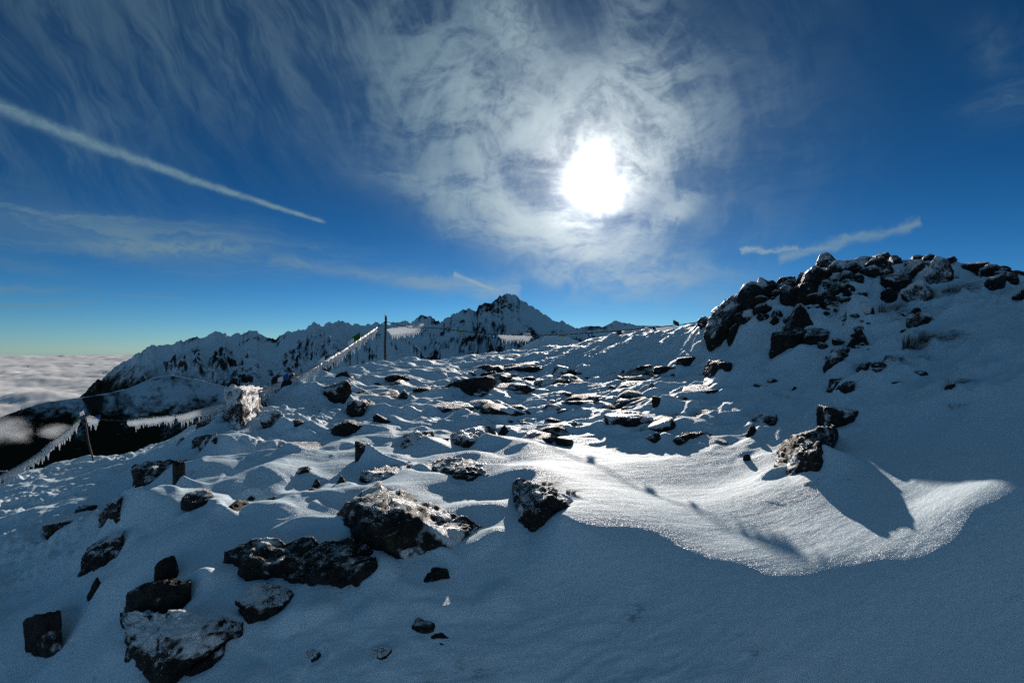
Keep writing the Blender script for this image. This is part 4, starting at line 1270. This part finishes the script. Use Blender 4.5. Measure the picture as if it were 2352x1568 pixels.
ice_crust(np.array([at(889, 765, 16.9), at(915, 759, 16.7), at(945, 751, 16.4), at(972, 745, 16.2)]).repeat(1, 0) - org if False else interp_path(np.array([at(889, 757, 16.9), at(930, 752, 16.6), at(972, 744, 16.2)]), 34) - org, .20, 21, r3)
ice_crust(span(1144, 1222, 34), .12, 22, r3, .02); ice_crust(span(1506, 1546, 20), .06, 23, r3, .02)
flag(r3, on(957), .30, .13, M_WHITE, 9, 0, True); flag(r3, on(1056), .20, .05, M_YELLOW, 10)
for s, m_, w_, h_ in ((1134, M_BLUE, .16, .12), (1290, M_YELLOW, .18, .05), (1356, M_BLUE, .13, .11), (1422, M_BROWN, .14, .10), (1464, M_WHITE, .08, .09), (1503, M_BLUE, .09, .07)):
    fl = flag(r3, on(s), w_, h_, m_, int(s))
    if m_ is M_BLUE and w_ > .1:
        p0 = on(s); V = []; F = []
        for k in range(13):
            a = 2 * math.pi * k / 12
            V.append(p0 + np.array([.030 * math.cos(a), -.03, -.055 + .030 * math.sin(a)])); V.append(p0 + np.array([.012 * math.cos(a) + .010, -.03, -.052 + .016 * math.sin(a)]))
        for k in range(12): F.append((2 * k, 2 * k + 2, 2 * k + 3, 2 * k + 1))
        mesh_obj('crescent_emblem', V, F, M_WHITE, fl)
flag(r3, on(1553), .14, .10, M_BROWN, 15, -.5, True); flag(r3, on(1210), .24, .09, M_WHITE, 16, 0, True)

# ------------------------------------------------------------------ frosted grass tufts on the hill
def tuft(px, py, size_px, label, seed, blades=220, lean=.5):
    rng = np.random.RandomState(seed); g = hit(px, py); d = g[1]; S = size_px * d / F_PX
    root_z = full_height(np.array([math.atan2(g[0], g[1])]), np.array([math.log(math.hypot(g[0], g[1]))]))[0]
    V = []; F = []
    for k in range(blades):
        a = rng.uniform(0, 6.28); rr = S * .35 * math.sqrt(rng.rand())
        b = np.array([rr * math.cos(a), rr * math.sin(a) * .7, -.05 * S])
        L = S * rng.uniform(.5, 1.0); dirn = np.array([math.cos(a) * .6 + lean, math.sin(a) * .5 - .25, 0])
        wv = np.array([math.sin(a + 1.57), math.cos(a), 0]) * S * .012
        i0 = len(V)
        for s_, wd in ((0, 1), (.4, .9), (.75, .6), (1.0, .15)):
            c = b + np.array([0, 0, L * (s_ - .62 * s_ * s_)]) + dirn * L * .8 * s_ * s_
            V.append(c - wv * wd); V.append(c + wv * wd)
        for q in range(3): F.append((i0 + 2 * q, i0 + 2 * q + 1, i0 + 2 * q + 3, i0 + 2 * q + 2))
    o = mesh_obj('grass_tuft', V, F, M_GRASS, loc=(g[0], g[1], root_z))
    tag(o, label, 'grass', 'frosted grass tufts of the hill')


tuft(2110, 815, 95, 'largest shaggy frosted grass tuft hanging over a dark hollow on the hill', 1, 420)
tuft(2135, 800, 70, 'frosted grass tuft beside the largest shaggy tuft', 2, 260)
tuft(2040, 742, 60, 'brown grass tuft above the speckled hillside rocks', 3, 240)
tuft(2190, 900, 50, 'thin brown grass tuft above the tilted dark stone', 4, 120)
tuft(2060, 868, 40, 'short brown grass tuft below the speckled hillside rocks', 5, 140)
tuft(2200, 690, 60, 'frosted grass tuft under the summit end', 6, 200)
tuft(2150, 690, 60, 'pale grass tuft beside the white rime-crusted hump', 7, 200)
tuft(1255, 1122, 34, 'short brown turf on the drift beside the rime-shouldered black rock', 9, 260, .8)
tuft(1310, 1138, 30, 'thin strip of brown turf further down the drift crest', 10, 200, .8)
tuft(2190, 945, 36, 'faint brown grass tuft below the tilted dark stone', 8, 90)


# ------------------------------------------------------------------ small clouds drifting over the dark valley
def cloud_volume():
    m, nt, out = new_mat('drifting_cloud')
    tc = nt.nodes.new('ShaderNodeTexCoord'); P = E(tc.outputs['Object'])
    x, y, z = sep(P)
    rad = E.math('SQRT', x * x + y * y + z * z)
    n = noise(P, 1.5, 6.0, 0.62)
    den = sstep(1.0 - rad + (n - 0.5) * 1.7, 0.10, 1.05) * 0.022
    v = nt.nodes.new('ShaderNodeVolumePrincipled'); v.inputs['Color'].default_value = (0.88, 0.94, 1.0, 1); v.inputs['Anisotropy'].default_value = 0.5
    nt.links.new(den.s, v.inputs['Density'])
    nt.links.new(v.outputs[0], out.inputs['Volume'])
    return m


M_PUFF = cloud_volume()
for px, py, rx_, rz_, d, label in ((8, 985, 62, 42, 1500, 'small white cloud over the dark valley at the picture edge'), (48, 998, 20, 26, 1550, 'tiny cloud scrap next to the small white cloud'),
                                   (122, 990, 40, 24, 1600, 'faint small cloud over the dark valley behind the iced rope')):
    p, f = rock_shape('boulder', 7000 + int(px), 3)
    o = mesh_obj('cloud', p, f, M_PUFF, loc=tuple(at(px, py, d))); o.scale = (rx_ * d / F_PX, 60.0, rz_ * d / F_PX)
    tag(o, label, 'cloud', 'small valley clouds')
